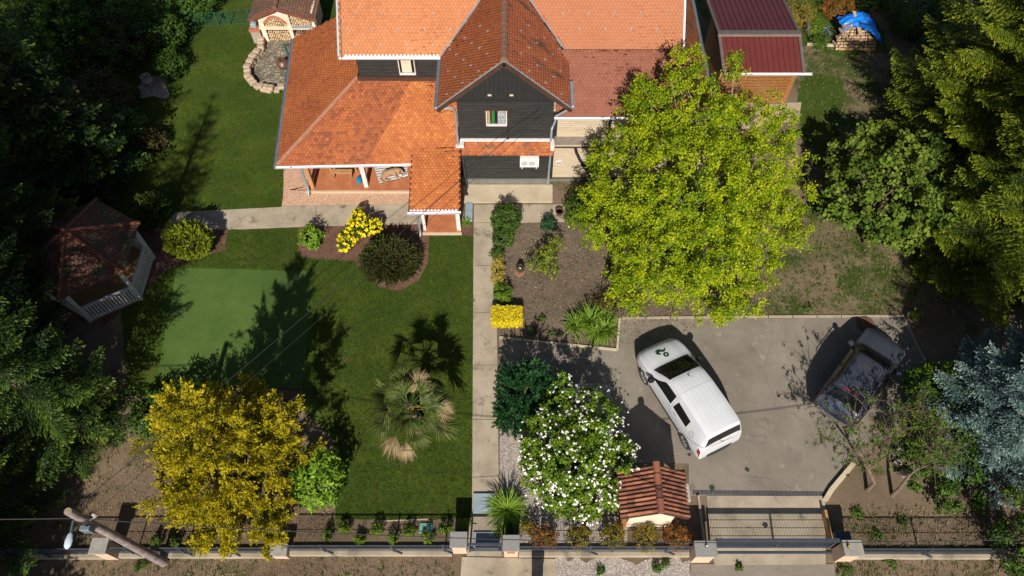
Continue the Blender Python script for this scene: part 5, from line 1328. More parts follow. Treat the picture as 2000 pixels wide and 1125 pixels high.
for i in range(7):
    y = -.48 + i * .16; 
    for j in range(8):
        x0, x1 = .1 - j * .24, .1 - (j + 1) * .24 
        mb.add([(x0, y - .02, topz(x0, y - .02, .002)), (x0, y, topz(x0, y, .008)), (x0, y + .02, topz(x0, y + .02, .002)), (x1, y - .02, topz(x1, y - .02, .002)), (x1, y, topz(x1, y, .008)), (x1, y + .02, topz(x1, y + .02, .002))], [(0, 3, 4, 1), (1, 4, 5, 2)])
mb.build('roof_rib', 'van_white', van)
mb = MB(); mb.bar((.28, .0, 1.73), (.2, 0, 1.79), .02); mb.tube([(.25, 0, 1.76), (.05, 0, 1.98)], .006, 5); mb.build('aerial', 'black', van)
# bonnet emblem: a ring of petals and a curling leaf shape
mb = MB(); ex, ey = 1.5, -.02
for k in range(6):
    a = k * PI / 3; cx, cy = ex + .075 * math.cos(a), ey + .075 * math.sin(a)
    vs = [(cx + .042 * math.cos(q), cy + .042 * math.sin(q)) for q in [i * PI / 5 for i in range(10)]]
    mb.add([(x, y, topz(x, y, .008)) for x, y in vs], [tuple(range(10))])
mb.build('emblem_flower', 'logo_green', van)
mb = MB(); cur = [(1.6, .13, .02), (1.64, .2, .05), (1.72, .22, .065), (1.78, .16, .07), (1.77, .08, .06), (1.71, .03, .055), (1.68, -.04, .045), (1.72, -.11, .03), (1.79, -.14, .01)]
for a, b in zip(cur, cur[1:]):
    d = Vector((b[0] - a[0], b[1] - a[1])).normalized(); s_ = Vector((-d.y, d.x))
    vs = [(a[0] + s_.x * a[2], a[1] + s_.y * a[2]), (a[0] - s_.x * a[2], a[1] - s_.y * a[2]), (b[0] - s_.x * b[2], b[1] - s_.y * b[2]), (b[0] + s_.x * b[2], b[1] + s_.y * b[2])]
    mb.add([(x, y, topz(x, y, .009)) for x, y in vs], [(0, 1, 2, 3)])
for (x0, y0, x1, y1) in ((1.72, .22, 1.68, .3), (1.78, .16, 1.85, .2), (1.71, .03, 1.64, .05), (1.77, .08, 1.84, .05)):
    mb.add([(x, y, topz(x, y, .0095)) for x, y in ((x0 - .015, y0), (x0 + .015, y0), (x1, y1))], [(0, 1, 2)])
mb.build('emblem_leaf', 'logo_green', van)
fl, rl_ = Vector(P(1257, 737, .32)), Vector(P(1336, 862, .32)); hd = (fl - rl_); hd.z = 0; hd.normalize(); lf = Vector((-hd.y, hd.x, 0))
ctr = (fl + rl_) / 2 - lf * .9; ctr.z = 0
van.location = ctr + hd * .035 + Vector((0, 0, .016)); van.rotation_euler = (0, 0, math.atan2(hd.y, hd.x))
UP = [(2.22, .58, .42, .48, .5, .34, .42), (2.18, .72, .58, .62, .68, .28, .58), (2.05, .86, .64, .74, .8, .25, .68), (1.8, .95, .68, .84, .865, .24, .78), (1.3, 1.01, .70, .9, .89, .24, .8), (.98, 1.05, .70, .94, .895, .24, .8),
      (.75, 1.22, .66, .96, .90, .24, .8), (.42, 1.44, .62, .97, .90, .24, .8), (.2, 1.54, .60, .98, .90, .24, .8), (-.2, 1.60, .61, .99, .90, .24, .8), (-.9, 1.60, .62, 1.0, .90, .24, .8), (-1.4, 1.56, .61, 1.02, .895, .24, .8), (-1.6, 1.5, .60, 1.03, .885, .25, .8),
      (-1.78, 1.3, .63, 1.02, .875, .26, .79), (-1.98, 1.06, .70, .95, .86, .27, .78), (-2.08, .98, .74, .88, .85, .28, .77), (-2.16, .8, .76, .7, .83, .3, .76), (-2.2, .52, .74, .48, .8, .34, .72)]
suv, S, Sn, patch = car('parked_car', 'dark blue grey estate car parked nose out in the shade by the trees', 'car', UP, 'suv_paint', (1.32, -1.34), dict(r=.33, wy=.9))
patch([(.97, -3.05), (.28, -2.85), (.28, 2.85), (.97, 3.05)], 'windscreen', 'auto_glass', .006, 8, 14)
patch([(1.04, -3.1), (.97, -3.1), (.97, 3.1), (1.04, 3.1)], 'cowl', 'black', .008, 2, 14)
for sg in (1, -1):
    patch([(.86, 4.8 * sg), (.3, 3.5 * sg), (-.38, 3.4 * sg), (-.38, 4.85 * sg)], 'side_window', 'auto_glass', .007)
    patch([(-.45, 3.4 * sg), (-1.15, 3.5 * sg), (-1.2, 4.8 * sg), (-.45, 4.85 * sg)], 'side_window', 'auto_glass', .007)
    patch([(-1.25, 3.7 * sg), (-1.5, 3.9 * sg), (-1.65, 4.7 * sg), (-1.25, 4.8 * sg)], 'side_window', 'auto_glass', .007)
    patch([(-1.85, 4.6 * sg), (-2.06, 4.0 * sg), (-2.14, 6.0 * sg), (-1.98, 6.3 * sg)], 'tail_light', 'lamp_red', .012, 3, 4)
    patch([(1.98, 4.2 * sg), (1.7, 5.1 * sg), (1.9, 6.2 * sg), (2.1, 5.2 * sg)], 'headlight', 'lamp_clear', .01, 4, 4)
    patch([(.9, 8.0 * sg), (-.95, 8.0 * sg), (-.95, 8.8 * sg), (.9, 8.8 * sg)], 'side_moulding', 'black', .015, 4, 2)
    mb = MB(); mb.lathe([(0, -.08), (.1, -.06), (.12, 0), (.1, .06), (0, .08)], (.72, 1.02 * sg, 1.04), 12); mb.build('mirror', 'suv_paint', suv, True)
    mb = MB(); mb.tube([(.1, .6 * sg, 1.56), (0, .6 * sg, 1.62), (-1.3, .6 * sg, 1.62), (-1.42, .6 * sg, 1.55)], .018, 8); mb.build('roof_rail', 'black', suv)
patch([(-1.56, -2.6), (-1.9, -2.9), (-1.9, 2.9), (-1.56, 2.6)], 'rear_window', 'auto_glass', .008, 5, 12)
patch([(-1.47, -.9), (-1.53, -.9), (-1.53, .9), (-1.47, .9)], 'brake_light', 'lamp_red', .02, 2, 4)
patch([(-2.11, -1.0), (-2.14, -1.0), (-2.14, 1.0), (-2.11, 1.0)], 'number_plate', 'plate_blue', .02, 2, 4)
mb = MB(); n = 12
for i in range(n):
    y0 = -.84 + 1.68 * i / n; y1 = y0 + 1.68 / n; f = lambda y: -2.27 + .16 * abs(y / .84) ** 3
    mb.add([(f(y0), y0, .3), (f(y1), y1, .3), (f(y1), y1, .52), (f(y0), y0, .52), (-2.0, y0, .55), (-2.0, y1, .55)], [(0, 1, 2, 3), (3, 2, 5, 4)])
mb.build('rear_bumper', 'chrome', suv)
ra, rb_ = Vector(P(1742, 669, .8)), Vector(P(1640, 812, .5)); hd = ra - rb_; hd.z = 0
cc = (ra + rb_) / 2; hd.normalize(); suv.location = (cc.x - .12, cc.y + .16, .016); suv.scale = (.92, .92, .92); suv.rotation_euler = (0, 0, math.atan2(hd.y, hd.x))
#@@PLANTS
# ================================================================== TREES AND SHRUBS
# large lime green tree between house and driveway
bt = thing('lime_tree', 'large lime green broadleaf tree between the house and the driveway', 'tree', (*P(1375, 470)[:2], 0))
bl = []
for px, py, z, r, rz in ((1340, 360, 5.0, 2.9, 2.4), (1240, 330, 4.2, 1.7, 1.6), (1190, 430, 3.0, 1.25, 1.2), (1280, 500, 2.4, 1.9, 1.7), (1410, 530, 2.0, 1.9, 1.4), (1480, 330, 4.4, 1.6, 1.5), (1350, 215, 6.0, 1.6, 1.4),
                         (1465, 235, 4.8, 1.25, 1.1), (1270, 215, 5.6, 1.0, 1.0), (1490, 450, 2.8, 1.5, 1.4), (1345, 120, 6.8, .55, .7), (1255, 175, 6.0, .5, .6), (1435, 130, 5.6, .42, .7), (1165, 310, 4.0, .5, .5), (1340, 480, 4.0, 2.0, 1.6), (1335, 400, 5.2, 1.7, 1.6), (1390, 400, 4.6, 1.5, 1.6), (1530, 400, 3.0, .9, .9), (1535, 250, 4.2, .6, .7), (1230, 575, 1.2, .8, .7), (1150, 380, 3.2, .6, .6)):
    x, y, _ = P(px, py, z); bl.append((x, y, z, r, r, rz))
C, O = blob_clumps(bl, 5400, (.4, 1.02), .34); C, O = cluster(C, O, 560, .3)
fol_obj('foliage', [clump_leaves(C, O, .17, 34, .038, .75, .7, .35, .9)], 'f_lime', bt)
base = (*P(1375, 470)[:2], 0); tg = []
for b in bl: tg.append(((b[0], b[1], b[2] + b[5] * .2), .04 + b[3] * .012))
for c in C[::70]: tg.append((tuple(c), .02))
mb = MB(); fork = Vector((base[0] - .2, base[1] - .2, 1.9)); mb.tube([base, (base[0] - .1, base[1] - .1, 1), fork], [.3, .24, .22], 12); mb.build('trunk', 'bark', bt)
limb_mesh(fork, tg, .1, .012, .12).build('branch', 'bark_pale', bt)

# broad leaved shrub tree on the right
def at(px, py, z, r, rz=None, ry=None):
    x, y, _ = P(px, py, z); return (x, y, z, r, ry or r, rz or r * .8)
def tree(name, label, bl, n, per, leaf, material, cat='tree', asp=.7, cr=.2, shell=(.5, 1), lump=.25, up=.6, outw=.4, rw=.9, trunk=None, tr=.12, bark='bark', group=None, twigs=20, flat=1, wob=.12):
    c = bl[0]; b = trunk or (c[0], c[1]); t = thing(name, label, cat, (b[0], b[1], 0), group)
    C, O = blob_clumps(bl, n, shell, lump); C, O = cluster(C, O, n // 9, .45); fol_obj('foliage', [clump_leaves(C, O, cr, per, leaf, asp, up, outw, rw, flat=flat)], material, t)
    zf = min(x[2] - x[5] * .3 for x in bl) * .6; f = Vector((b[0], b[1], max(.25, zf)))
    MB().tube([(b[0], b[1], 0), tuple(f)], [tr, tr * .8], 9).build('trunk', bark, t)
    tg = [((x[0], x[1], x[2] + x[5] * .6), tr * .45) for x in bl] + [(tuple(k), .012 + tr * .1) for k in C[::twigs]]
    limb_mesh(f, tg, .1, .008, wob).build('branch', bark, t); return t, C, O
tree('broadleaf_shrub', 'wide rounded bush with large heart shaped mid green leaves on the right side', [at(1735, 375, 2.4, 2.2, 1.7), at(1660, 310, 2.2, .9), at(1800, 300, 2.6, 1.1), at(1840, 400, 2.2, 1.1), at(1640, 400, 1.3, .8), at(1700, 270, 1.9, .8), at(1760, 440, 1.2, 1.2, .9)],
     1300, 13, .08, 'f_broad', 'bush', .85, .2)
# conifers, right
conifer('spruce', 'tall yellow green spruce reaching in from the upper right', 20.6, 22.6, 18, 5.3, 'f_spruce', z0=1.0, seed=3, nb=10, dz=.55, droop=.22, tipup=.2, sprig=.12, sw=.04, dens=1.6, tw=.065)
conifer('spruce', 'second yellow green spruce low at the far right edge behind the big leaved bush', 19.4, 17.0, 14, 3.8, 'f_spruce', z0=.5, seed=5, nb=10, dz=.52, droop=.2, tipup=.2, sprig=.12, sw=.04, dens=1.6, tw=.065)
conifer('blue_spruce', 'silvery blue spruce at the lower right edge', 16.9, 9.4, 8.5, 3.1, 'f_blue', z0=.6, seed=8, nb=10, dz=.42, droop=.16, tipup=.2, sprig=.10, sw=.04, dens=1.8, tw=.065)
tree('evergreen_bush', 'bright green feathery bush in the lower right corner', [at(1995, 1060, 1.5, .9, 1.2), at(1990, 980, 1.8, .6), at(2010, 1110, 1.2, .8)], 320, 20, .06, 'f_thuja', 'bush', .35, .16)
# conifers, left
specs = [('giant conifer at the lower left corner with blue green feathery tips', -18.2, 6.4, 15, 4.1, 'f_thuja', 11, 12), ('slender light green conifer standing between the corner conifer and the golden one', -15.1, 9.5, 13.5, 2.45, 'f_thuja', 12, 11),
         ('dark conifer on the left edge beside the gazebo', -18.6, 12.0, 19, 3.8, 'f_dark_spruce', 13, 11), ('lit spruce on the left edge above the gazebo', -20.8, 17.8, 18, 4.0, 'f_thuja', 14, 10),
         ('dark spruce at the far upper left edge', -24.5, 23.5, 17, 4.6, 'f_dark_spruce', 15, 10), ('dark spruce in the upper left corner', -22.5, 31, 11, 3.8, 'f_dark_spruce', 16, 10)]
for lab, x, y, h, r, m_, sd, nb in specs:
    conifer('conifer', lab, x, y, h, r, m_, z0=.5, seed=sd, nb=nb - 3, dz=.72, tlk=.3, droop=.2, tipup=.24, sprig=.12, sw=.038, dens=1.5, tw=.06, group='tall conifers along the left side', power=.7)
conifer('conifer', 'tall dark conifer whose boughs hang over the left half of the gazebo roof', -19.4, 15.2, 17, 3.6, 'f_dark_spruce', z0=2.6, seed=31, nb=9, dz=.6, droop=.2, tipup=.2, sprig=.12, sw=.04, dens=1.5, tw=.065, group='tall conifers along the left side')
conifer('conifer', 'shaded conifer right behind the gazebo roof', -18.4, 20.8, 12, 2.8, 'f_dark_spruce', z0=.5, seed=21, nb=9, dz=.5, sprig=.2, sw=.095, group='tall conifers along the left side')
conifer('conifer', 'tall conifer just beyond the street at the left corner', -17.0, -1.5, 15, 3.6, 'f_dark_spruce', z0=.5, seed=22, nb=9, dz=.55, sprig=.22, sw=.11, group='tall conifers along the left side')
# right hand shade trees out of the frame to the right / below
conifer('spruce', 'dark spruce outside the right border shading the shrubs', 21.5, 10.5, 13, 3.6, 'f_dark_spruce', z0=.8, seed=25, nb=9, dz=.55, sprig=.24, sw=.11)
# golden conifer
bl = [(-8.8, 7.7, 1.5, 2.3, 2.15, 1.3), (-8.7, 7.4, 3.0, 1.9, 1.7, 1.4), (-8.8, 7.8, 4.6, 1.35, 1.3, 1.4), (-8.9, 7.9, 6.0, .75, .75, .9), (-10.1, 8.0, 2.2, 1.0, .9, 1.0), (-7.5, 8.6, 3.2, 1.1, 1.1, 1.3), (-8.2, 6.2, 1.2, 1.5, 1.0, .9), (-8.9, 5.7, 1.3, .8, .6, .7), (-7.4, 6.0, 1.2, .7, .6, .7), (-8.7, 9.4, 2.6, 1.3, 1.0, 1.3), (-9.5, 6.6, 2.2, 1.1, .9, 1.2)]
bl = [(b[0] - .3, *b[1:]) for b in bl]
gt_ = thing('golden_conifer', 'bushy golden yellow conifer at the lower left over the street fence', 'tree', (-8.8, 7.7, 0))
def tufts(bl, n, per, L, w_, shell=(.7, 1.05), lump=.3, upb=.35, spread=.16, lenv=.3, clus=0):
    """feathery sprays: strings of small scales pointing outward and up"""
    C, O = blob_clumps(bl, n, shell, lump)
    if clus: C, O = cluster(C, O, clus, .6)
    D = nrmz(O + np.array([0, 0, upb]) + rng.normal(0, .25, O.shape)); m = len(C)
    s = rng.uniform(-.5, .5, (m, per)); sd = nrmz(np.cross(D, rand_dirs(m))); sd2 = np.cross(D, sd)
    lat = rng.normal(0, 1, (m, per)) * spread * (.6 - s) ; lat2 = rng.normal(0, 1, (m, per)) * spread * .45 * (.6 - s)
    P_ = C[:, None] + D[:, None] * (s * lenv * 2)[..., None] + sd[:, None] * lat[..., None] + sd2[:, None] * lat2[..., None]
    P_ = P_.reshape(-1, 3); n_ = len(P_); DD = np.repeat(D, per, 0); U = nrmz(DD + rng.normal(0, .45, (n_, 3))); W = nrmz(np.cross(U, nrmz(np.array([0, 0, 1.]) + rng.normal(0, .6, (n_, 3)))))
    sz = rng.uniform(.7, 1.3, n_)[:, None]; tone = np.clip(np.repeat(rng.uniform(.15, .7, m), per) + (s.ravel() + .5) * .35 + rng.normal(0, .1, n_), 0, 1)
    return leaves(P_, U * L * sz, W * w_ * sz, tone)
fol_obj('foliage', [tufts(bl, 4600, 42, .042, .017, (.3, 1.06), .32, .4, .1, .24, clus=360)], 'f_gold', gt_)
MB().tube([(-8.8, 7.7, 0), (-8.85, 7.75, 3), (-8.85, 7.8, 4.6)], [.18, .07, .02], 10).build('trunk', 'bark_dark', gt_)
limb_mesh((-8.8, 7.7, .8), [((b[0], b[1], b[2] - .2), .035) for b in bl], .1, .012).build('branch', 'bark_dark', gt_)
# laurel and undergrowth behind the golden conifer
bush('laurel', 'glossy bright green laurel at the right side of the golden conifer', 'bush', 622, 935, .9, .85, .95, .8, 'f_laurel', .085, 260, 9, .17, asp=.38, up=.4)
bush('dark_shrub', 'dark green leafy shrub behind the golden conifer at the bed edge', 'bush', 365, 780, .7, .8, .7, .7, 'f_broad_dark', .06, 150, 18, .17)
bush('dark_shrub', 'dark low shrub between the slender conifer and the lawn carpet', 'bush', 300, 810, .6, .9, .8, .6, 'f_broad_dark', .06, 150, 18, .17)
# upper left shaded shrubs
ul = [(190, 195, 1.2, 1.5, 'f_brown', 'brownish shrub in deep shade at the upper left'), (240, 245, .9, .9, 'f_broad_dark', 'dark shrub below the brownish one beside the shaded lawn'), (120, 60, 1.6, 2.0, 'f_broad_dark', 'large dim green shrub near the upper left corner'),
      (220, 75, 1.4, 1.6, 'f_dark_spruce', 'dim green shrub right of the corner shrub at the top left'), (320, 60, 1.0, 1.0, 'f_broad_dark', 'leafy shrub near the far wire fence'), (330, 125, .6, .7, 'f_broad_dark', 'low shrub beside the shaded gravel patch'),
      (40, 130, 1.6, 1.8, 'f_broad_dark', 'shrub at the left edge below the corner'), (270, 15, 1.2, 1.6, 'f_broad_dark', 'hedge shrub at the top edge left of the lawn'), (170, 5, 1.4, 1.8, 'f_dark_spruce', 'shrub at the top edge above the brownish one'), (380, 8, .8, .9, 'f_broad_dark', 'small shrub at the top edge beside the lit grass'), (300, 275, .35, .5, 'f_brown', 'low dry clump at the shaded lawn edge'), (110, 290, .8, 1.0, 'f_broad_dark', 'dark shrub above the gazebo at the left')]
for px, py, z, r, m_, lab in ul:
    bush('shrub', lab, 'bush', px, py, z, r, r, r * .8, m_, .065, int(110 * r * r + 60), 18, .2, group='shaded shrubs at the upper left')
for px, py, z, r_, m_, lab in ((1790, 30, .9, 1.3, 'f_broad_dark', 'dark shrub at the top edge right of the tarp'), (1870, 20, 1.0, 1.3, 'f_broad_dark', 'dark shrub at the top edge touching the spruce'), (1840, 90, .7, 1.0, 'f_broad_dark', 'dark shrub under the spruce boughs at the upper right'), (1720, -20, .9, 1.1, 'f_broad_dark', 'dark shrub behind the firewood heap')):
    bush('shrub', lab, 'bush', px, py, z, r_, r_, r_ * .8, m_, .06, int(110 * r_ * r_ + 60), 18, .2, group='dark shrubs at the upper right')
sheet('gravel_bed', [(270, 150), (325, 150), (330, 190), (275, 195)], .014, 'gravel', amp=.08)
def grassy(name, label, cat, pts, n, L, wd, material, curl=.5, spread=1., group=None, sp=.06, seg=5):
    c = pts[0]; t = thing(name, label, cat, (c[0], c[1], 0), group)
    parts = []
    for q in pts:
        parts.append(blades(n, lambda k: np.stack([rng.normal(q[0], sp, k), rng.normal(q[1], sp, k), np.full(k, .02)], 1), L, wd, curl, spread, seg=seg))
    fol_obj('leaves', parts, material, t); return t
grassy('yucca', 'spiky grey green rosette in the upper left shade', 'plant', [P(270, 205)], 60, .8, .05, 'f_deep', .25, 1.3)
# gazebo bushes and beds
def ball_tufts(name, label, px, py, z, r, ry, rz, material, n=420, cat='bush', L=.045, w_=.02, per=30, lump=.05):
    x, y, _ = P(px, py, z); t = thing(name, label, cat, (x, y, 0)); fol_obj('foliage', [tufts([(x, y, z, r, ry, rz)], n, per, L, w_, (.75, 1.02), lump, .5, .09, .12)], material, t)
    limb_mesh((x, y, 0), [((x + R_.uniform(-r, r) * .5, y + R_.uniform(-r, r) * .5, z), .03) for _ in range(5)], .04, .01, .02).build('stem', 'bark', t); return t
ball_tufts('clipped_thuja', 'rounded yellow green thuja between gazebo and path end, half lit at its tip', 367, 468, .8, .95, .75, .8, 'f_spruce')
ball_tufts('clipped_thuja', 'rounded green thuja by the gazebo roof above the path', 297, 410, .7, .72, .72, .7, 'f_thuja', 320)
bush('leafy_shrub', 'small bright green shrub at the left end of the mulch bed', 'bush', 607, 462, .45, .46, .5, .42, 'f_laurel', .045, 110, 16, .1)
fl_ = thing('flowering_shrub', 'bright yellow flowering shrub in the mulch bed before the verandah', 'bush', (*P(700, 460)[:2], 0))
bl = [at(705, 440, .55, .5, .4), at(730, 442, .5, .3, .3), at(680, 462, .4, .36, .3), at(675, 475, .35, .3, .3), at(700, 420, .55, .25, .25)]
C, O = blob_clumps(bl, 200, lump=.15); fol_obj('foliage', [clump_leaves(C, O, .09, 14, .04, .5)], 'f_broad_dark', fl_)
C, O = blob_clumps(bl, 330, (.95, 1.1), .15, zmin=.2); fol_obj('blossom', [clump_leaves(C, O, .055, 16, .028, .9, 1.2, .5, .6)], 'f_flower_yellow', fl_)
limb_mesh((bl[0][0], bl[0][1], 0), [(b[:3], .02) for b in bl], .03, .008, .02).build('stem', 'bark', fl_)
x, y, _ = P(760, 500, .8); yw = thing('spreading_yew', 'wide dark olive spreading juniper in the round end of the mulch bed', 'bush', (x, y, 0))
def sprays(c, R, Rz, n, per, L, w_, material, parent, tilt=.5):
    d = rand_dirs(n); d[:, 2] = np.abs(d[:, 2]); C = np.array(c) + d * np.array([R[0], R[1], Rz]) * rng.uniform(.7, 1, n)[:, None]
    D = nrmz(d * np.array([1, 1, .45]) + rng.normal(0, .25, (n, 3)) + np.array([0, 0, tilt * .3])); s = rng.uniform(0, 1, (n, per)); ln = rng.uniform(.18, .34, n)
    sd = nrmz(np.cross(D, np.array([0, 0, 1.]))); P_ = C[:, None] + D[:, None] * (s * ln[:, None])[..., None] + sd[:, None] * (rng.normal(0, .035, (n, per)) * (1.1 - s))[..., None]
    P_ = P_.reshape(-1, 3); k = len(P_); DD = np.repeat(D, per, 0); U = nrmz(DD + rng.normal(0, .4, (k, 3))); W = nrmz(np.cross(U, nrmz(np.array([0, 0, 1.]) + rng.normal(0, .5, (k, 3)))))
    tone = np.clip(s.ravel() * .6 + rng.normal(.15, .15, k), 0, 1); fol_obj('foliage', leaves(P_, U * L, W * w_, tone), material, parent)
sprays((x, y, .3), (1.1, .98), .85, 1900, 34, .042, .014, 'f_yew', yw, 1.2)
limb_mesh((x, y, 0), [((x + math.cos(a) * 1.0, y + math.sin(a) * .9, .5), .03) for a in range(7)], .05, .01, .04).build('stem', 'bark', yw)
grassy('potted_grass', 'small round tuft of green grey leaves by the porch corner', 'plant', [P(911, 436)], 90, .32, .03, 'f_grassy', .5, 1.5, sp=.03)
# palm
pmx, pmy, _ = P(800, 792, 2.45); pm = thing('fan_palm', 'windmill palm with partly dried fan leaves in the middle of the lawn', 'palm', (pmx, pmy, 0))
mb = MB(); zz = [0, .4, .8, 1.2, 1.6, 2.0, 2.4]; mb.tube([(pmx, pmy, z) for z in zz], [.16, .15, .16, .15, .16, .17, .12], 14)
for i in range(60):
    a = R_.uniform(0, 6.28); z = R_.uniform(.1, 2.2); mb.bar((pmx + .14 * math.cos(a), pmy + .14 * math.sin(a), z), (pmx + .24 * math.cos(a), pmy + .24 * math.sin(a), z + .14), .03, .02)
mb.build('trunk', 'bark', pm)
nf = 30
for i in range(nf):
    a = i * 2.399 + R_.gauss(0, .1); lay = i / nf; dry = lay < .22 or R_.random() < .1
    el = math.radians(-12 + 62 * lay + R_.gauss(0, 6)); Lp = R_.uniform(.6, 1.3) * (1 - .4 * lay)
    d = Vector((math.cos(a) * math.cos(el), math.sin(a) * math.cos(el), math.sin(el))); o0 = Vector((pmx, pmy, 2.05 + .38 * lay)); tip = o0 + d * Lp + Vector((0, 0, -.1 * (1 - lay)))
    mb = MB(); mb.tube([o0, o0.lerp(tip, .5) + Vector((0, 0, .04)), tip], [.018, .014, .01], 5, mi=0)
    pet = mb.build('leaf_stalk', 'f_palm', pm)
    ax = (tip - o0).normalized(); side = ax.cross(Vector((0, 0, 1))).normalized(); nn_ = side.cross(ax).normalized(); roll = R_.gauss(0, .35); side = (side * math.cos(roll) + nn_ * math.sin(roll)).normalized(); nn_ = side.cross(ax).normalized()
    nb_ = 20; fan_a = R_.uniform(48, 82); V = []; F = []; RR = []; Ll = R_.uniform(.6, .78); fold = R_.uniform(.1, .7)
    for k in range(nb_):
        th = math.radians((-1 + 2 * k / (nb_ - 1)) * fan_a); dd = (ax * math.cos(th) + side * math.sin(th) * (1 - fold * .35)).normalized(); dd = (dd + nn_ * fold * .45 * abs(math.sin(th))).normalized()
        L_ = Ll * (.72 + .28 * math.cos(th * .6)) * R_.uniform(.9, 1.06); wv = dd.cross(nn_).normalized(); b0 = len(V); droop_ = R_.uniform(.3, .8) * (1.2 if dry else .8)
        for q in range(5):
            s = q / 4; p = tip + dd * L_ * s + Vector((0, 0, -droop_ * L_ * max(0, s - .35) ** 1.6)); ww = .019 * (1 if s < .6 else (1 - s) / .4 * .9 + .1) * (.35 + min(1, s * 2.4) * .65)
            V += [p - wv * ww + nn_ * .006, p + wv * ww - nn_ * .006]
        F += [(b0 + 2 * q, b0 + 2 * q + 1, b0 + 2 * q + 3, b0 + 2 * q + 2) for q in range(4)]; RR += [R_.uniform(0, 1) if not dry else R_.uniform(.3, 1)] * 2 + [R_.uniform(.4, 1)] * 2
    link('fan_leaf', npmesh('fan_leaf', [tuple(v) for v in V], F, RR), 'f_palm_dry' if dry and R_.random() < .6 else 'f_palm', pm)
for k in range(4):
    a = (-1.2, .6, -1.9, -.2)[k]; c = (pmx + .18 * math.cos(a), pmy + .18 * math.sin(a), 2.3)
    cc_ = np.array([c]) + rng.normal(0, .05, (14, 3)); fol_obj('flower_cluster', [clump_leaves(cc_, rand_dirs(14), .04, 8, .02, .8)], 'f_gold', pm)

# white flowering shrub
ws = thing('white_flowering_shrub', 'large green shrub covered in white blossom on the gravel by the driveway', 'bush', (*P(1120, 905)[:2], 0))
bl = [at(1125, 880, 1.5, 1.5, 1.2), at(1070, 850, 1.3, .9, .9), at(1160, 810, 1.6, .9, .8), at(1190, 920, 1.4, .95, .9), at(1070, 930, .9, .85, .7), at(1140, 960, 1.0, 1.0, .8), at(1100, 770, 1.7, .45, .5), at(1100, 738, 2.0, .22, .25), at(1215, 880, 1.5, .45, .5), at(1090, 985, .6, .45, .5), at(1150, 1000, .5, .4, .4), at(1055, 895, 1.0, .75, .7), at(1200, 950, .9, .75, .7), at(1110, 940, 1.1, .9, .9), at(1195, 850, 1.4, .55, .5)]
bl += [at(1120, 900, 1.5, 1.1, 1.3), at(1150, 850, 1.6, .8, 1.1)]; C, O = blob_clumps(bl, 3000, (.6, 1.03), .24); C, O = cluster(C, O, 300, .38); fol_obj('foliage', [clump_leaves(C, O, .11, 19, .038, .7, .7, .4, .8)], 'f_shrub', ws)
C, O = blob_clumps(bl, 2600, (1.0, 1.12), .28, zmin=.3); k = O[:, 2] > -.1; C, O = C[k], O[k]; k = (np.sin(C[:, 0] * 3.3) * np.sin(C[:, 1] * 2.9 + C[:, 2] * 2) + rng.normal(0, .45, len(C))) > -.3; C, O = C[k], O[k]
fol_obj('blossom', [clump_leaves(C, O, rng.uniform(.012, .045, len(C)), 9, .022, .9, 1.1, .6, .7, tone=rng.uniform(.2, .9, len(C)))], 'f_flower_white', ws)
limb_mesh((*P(1120, 905)[:2], 0), [(b[:3], .04) for b in bl], .06, .01, .06).build('stem', 'bark', ws)
dgc = thing('green_conifer_bush', 'dense deep green feathery bush left of the white flowering shrub', 'bush', (*P(1010, 800)[:2], 0))
bl = [at(1020, 770, 1.1, .8, .9), at(1000, 810, .8, .6, .7), at(1040, 740, 1.4, .6, .7), at(995, 740, 1.2, .42, .6), at(1065, 775, 1.0, .5, .6)]
fol_obj('foliage', [tufts(bl, 700, 30, .055, .018, (.7, 1.05), .2, .3, .1, .18)], 'f_deep', dgc); limb_mesh((*P(1010, 800)[:2], 0), [(b[:3], .03) for b in bl], .04, .01, .03).build('stem', 'bark', dgc)
ro = P(1187, 826, .5)
rs = thing('red_blossom', 'small red flowers at the right side of the white flowering shrub', 'flower', (ro[0], ro[1], 0))
fol_obj('petals', [clump_leaves(np.array([[ro[0], ro[1], .6], [ro[0] + .1, ro[1] - .1, .5], [ro[0] - .05, ro[1] - .12, .5]]), rand_dirs(3), .05, 14, .03, .9)], attr_mat('f_red', [(0, (.3, .01, .01)), (1, (.6, .03, .02))], 1, .2, .6, .1).name, rs)
MB().tube([(ro[0], ro[1], 0), (ro[0], ro[1], .6)], .01, 5).build('stem', 'f_weed', rs)
# strap leaved plant by the gate
a = P(990, 1000); grassy('strap_leaf_plant', 'large arching bright green strap leaved plant at the path by the garden gate', 'plant', [a], 330, .95, .045, 'f_grassy', .42, 1.25, sp=.06, seg=6)
a = P(1000, 1035); grassy('strap_leaf_plant', 'low dark grassy tuft between the strap leaved plant and the gate pillar', 'plant', [a, P(985, 1040)], 90, .4, .025, 'f_weed', .5, 1.2, sp=.12)
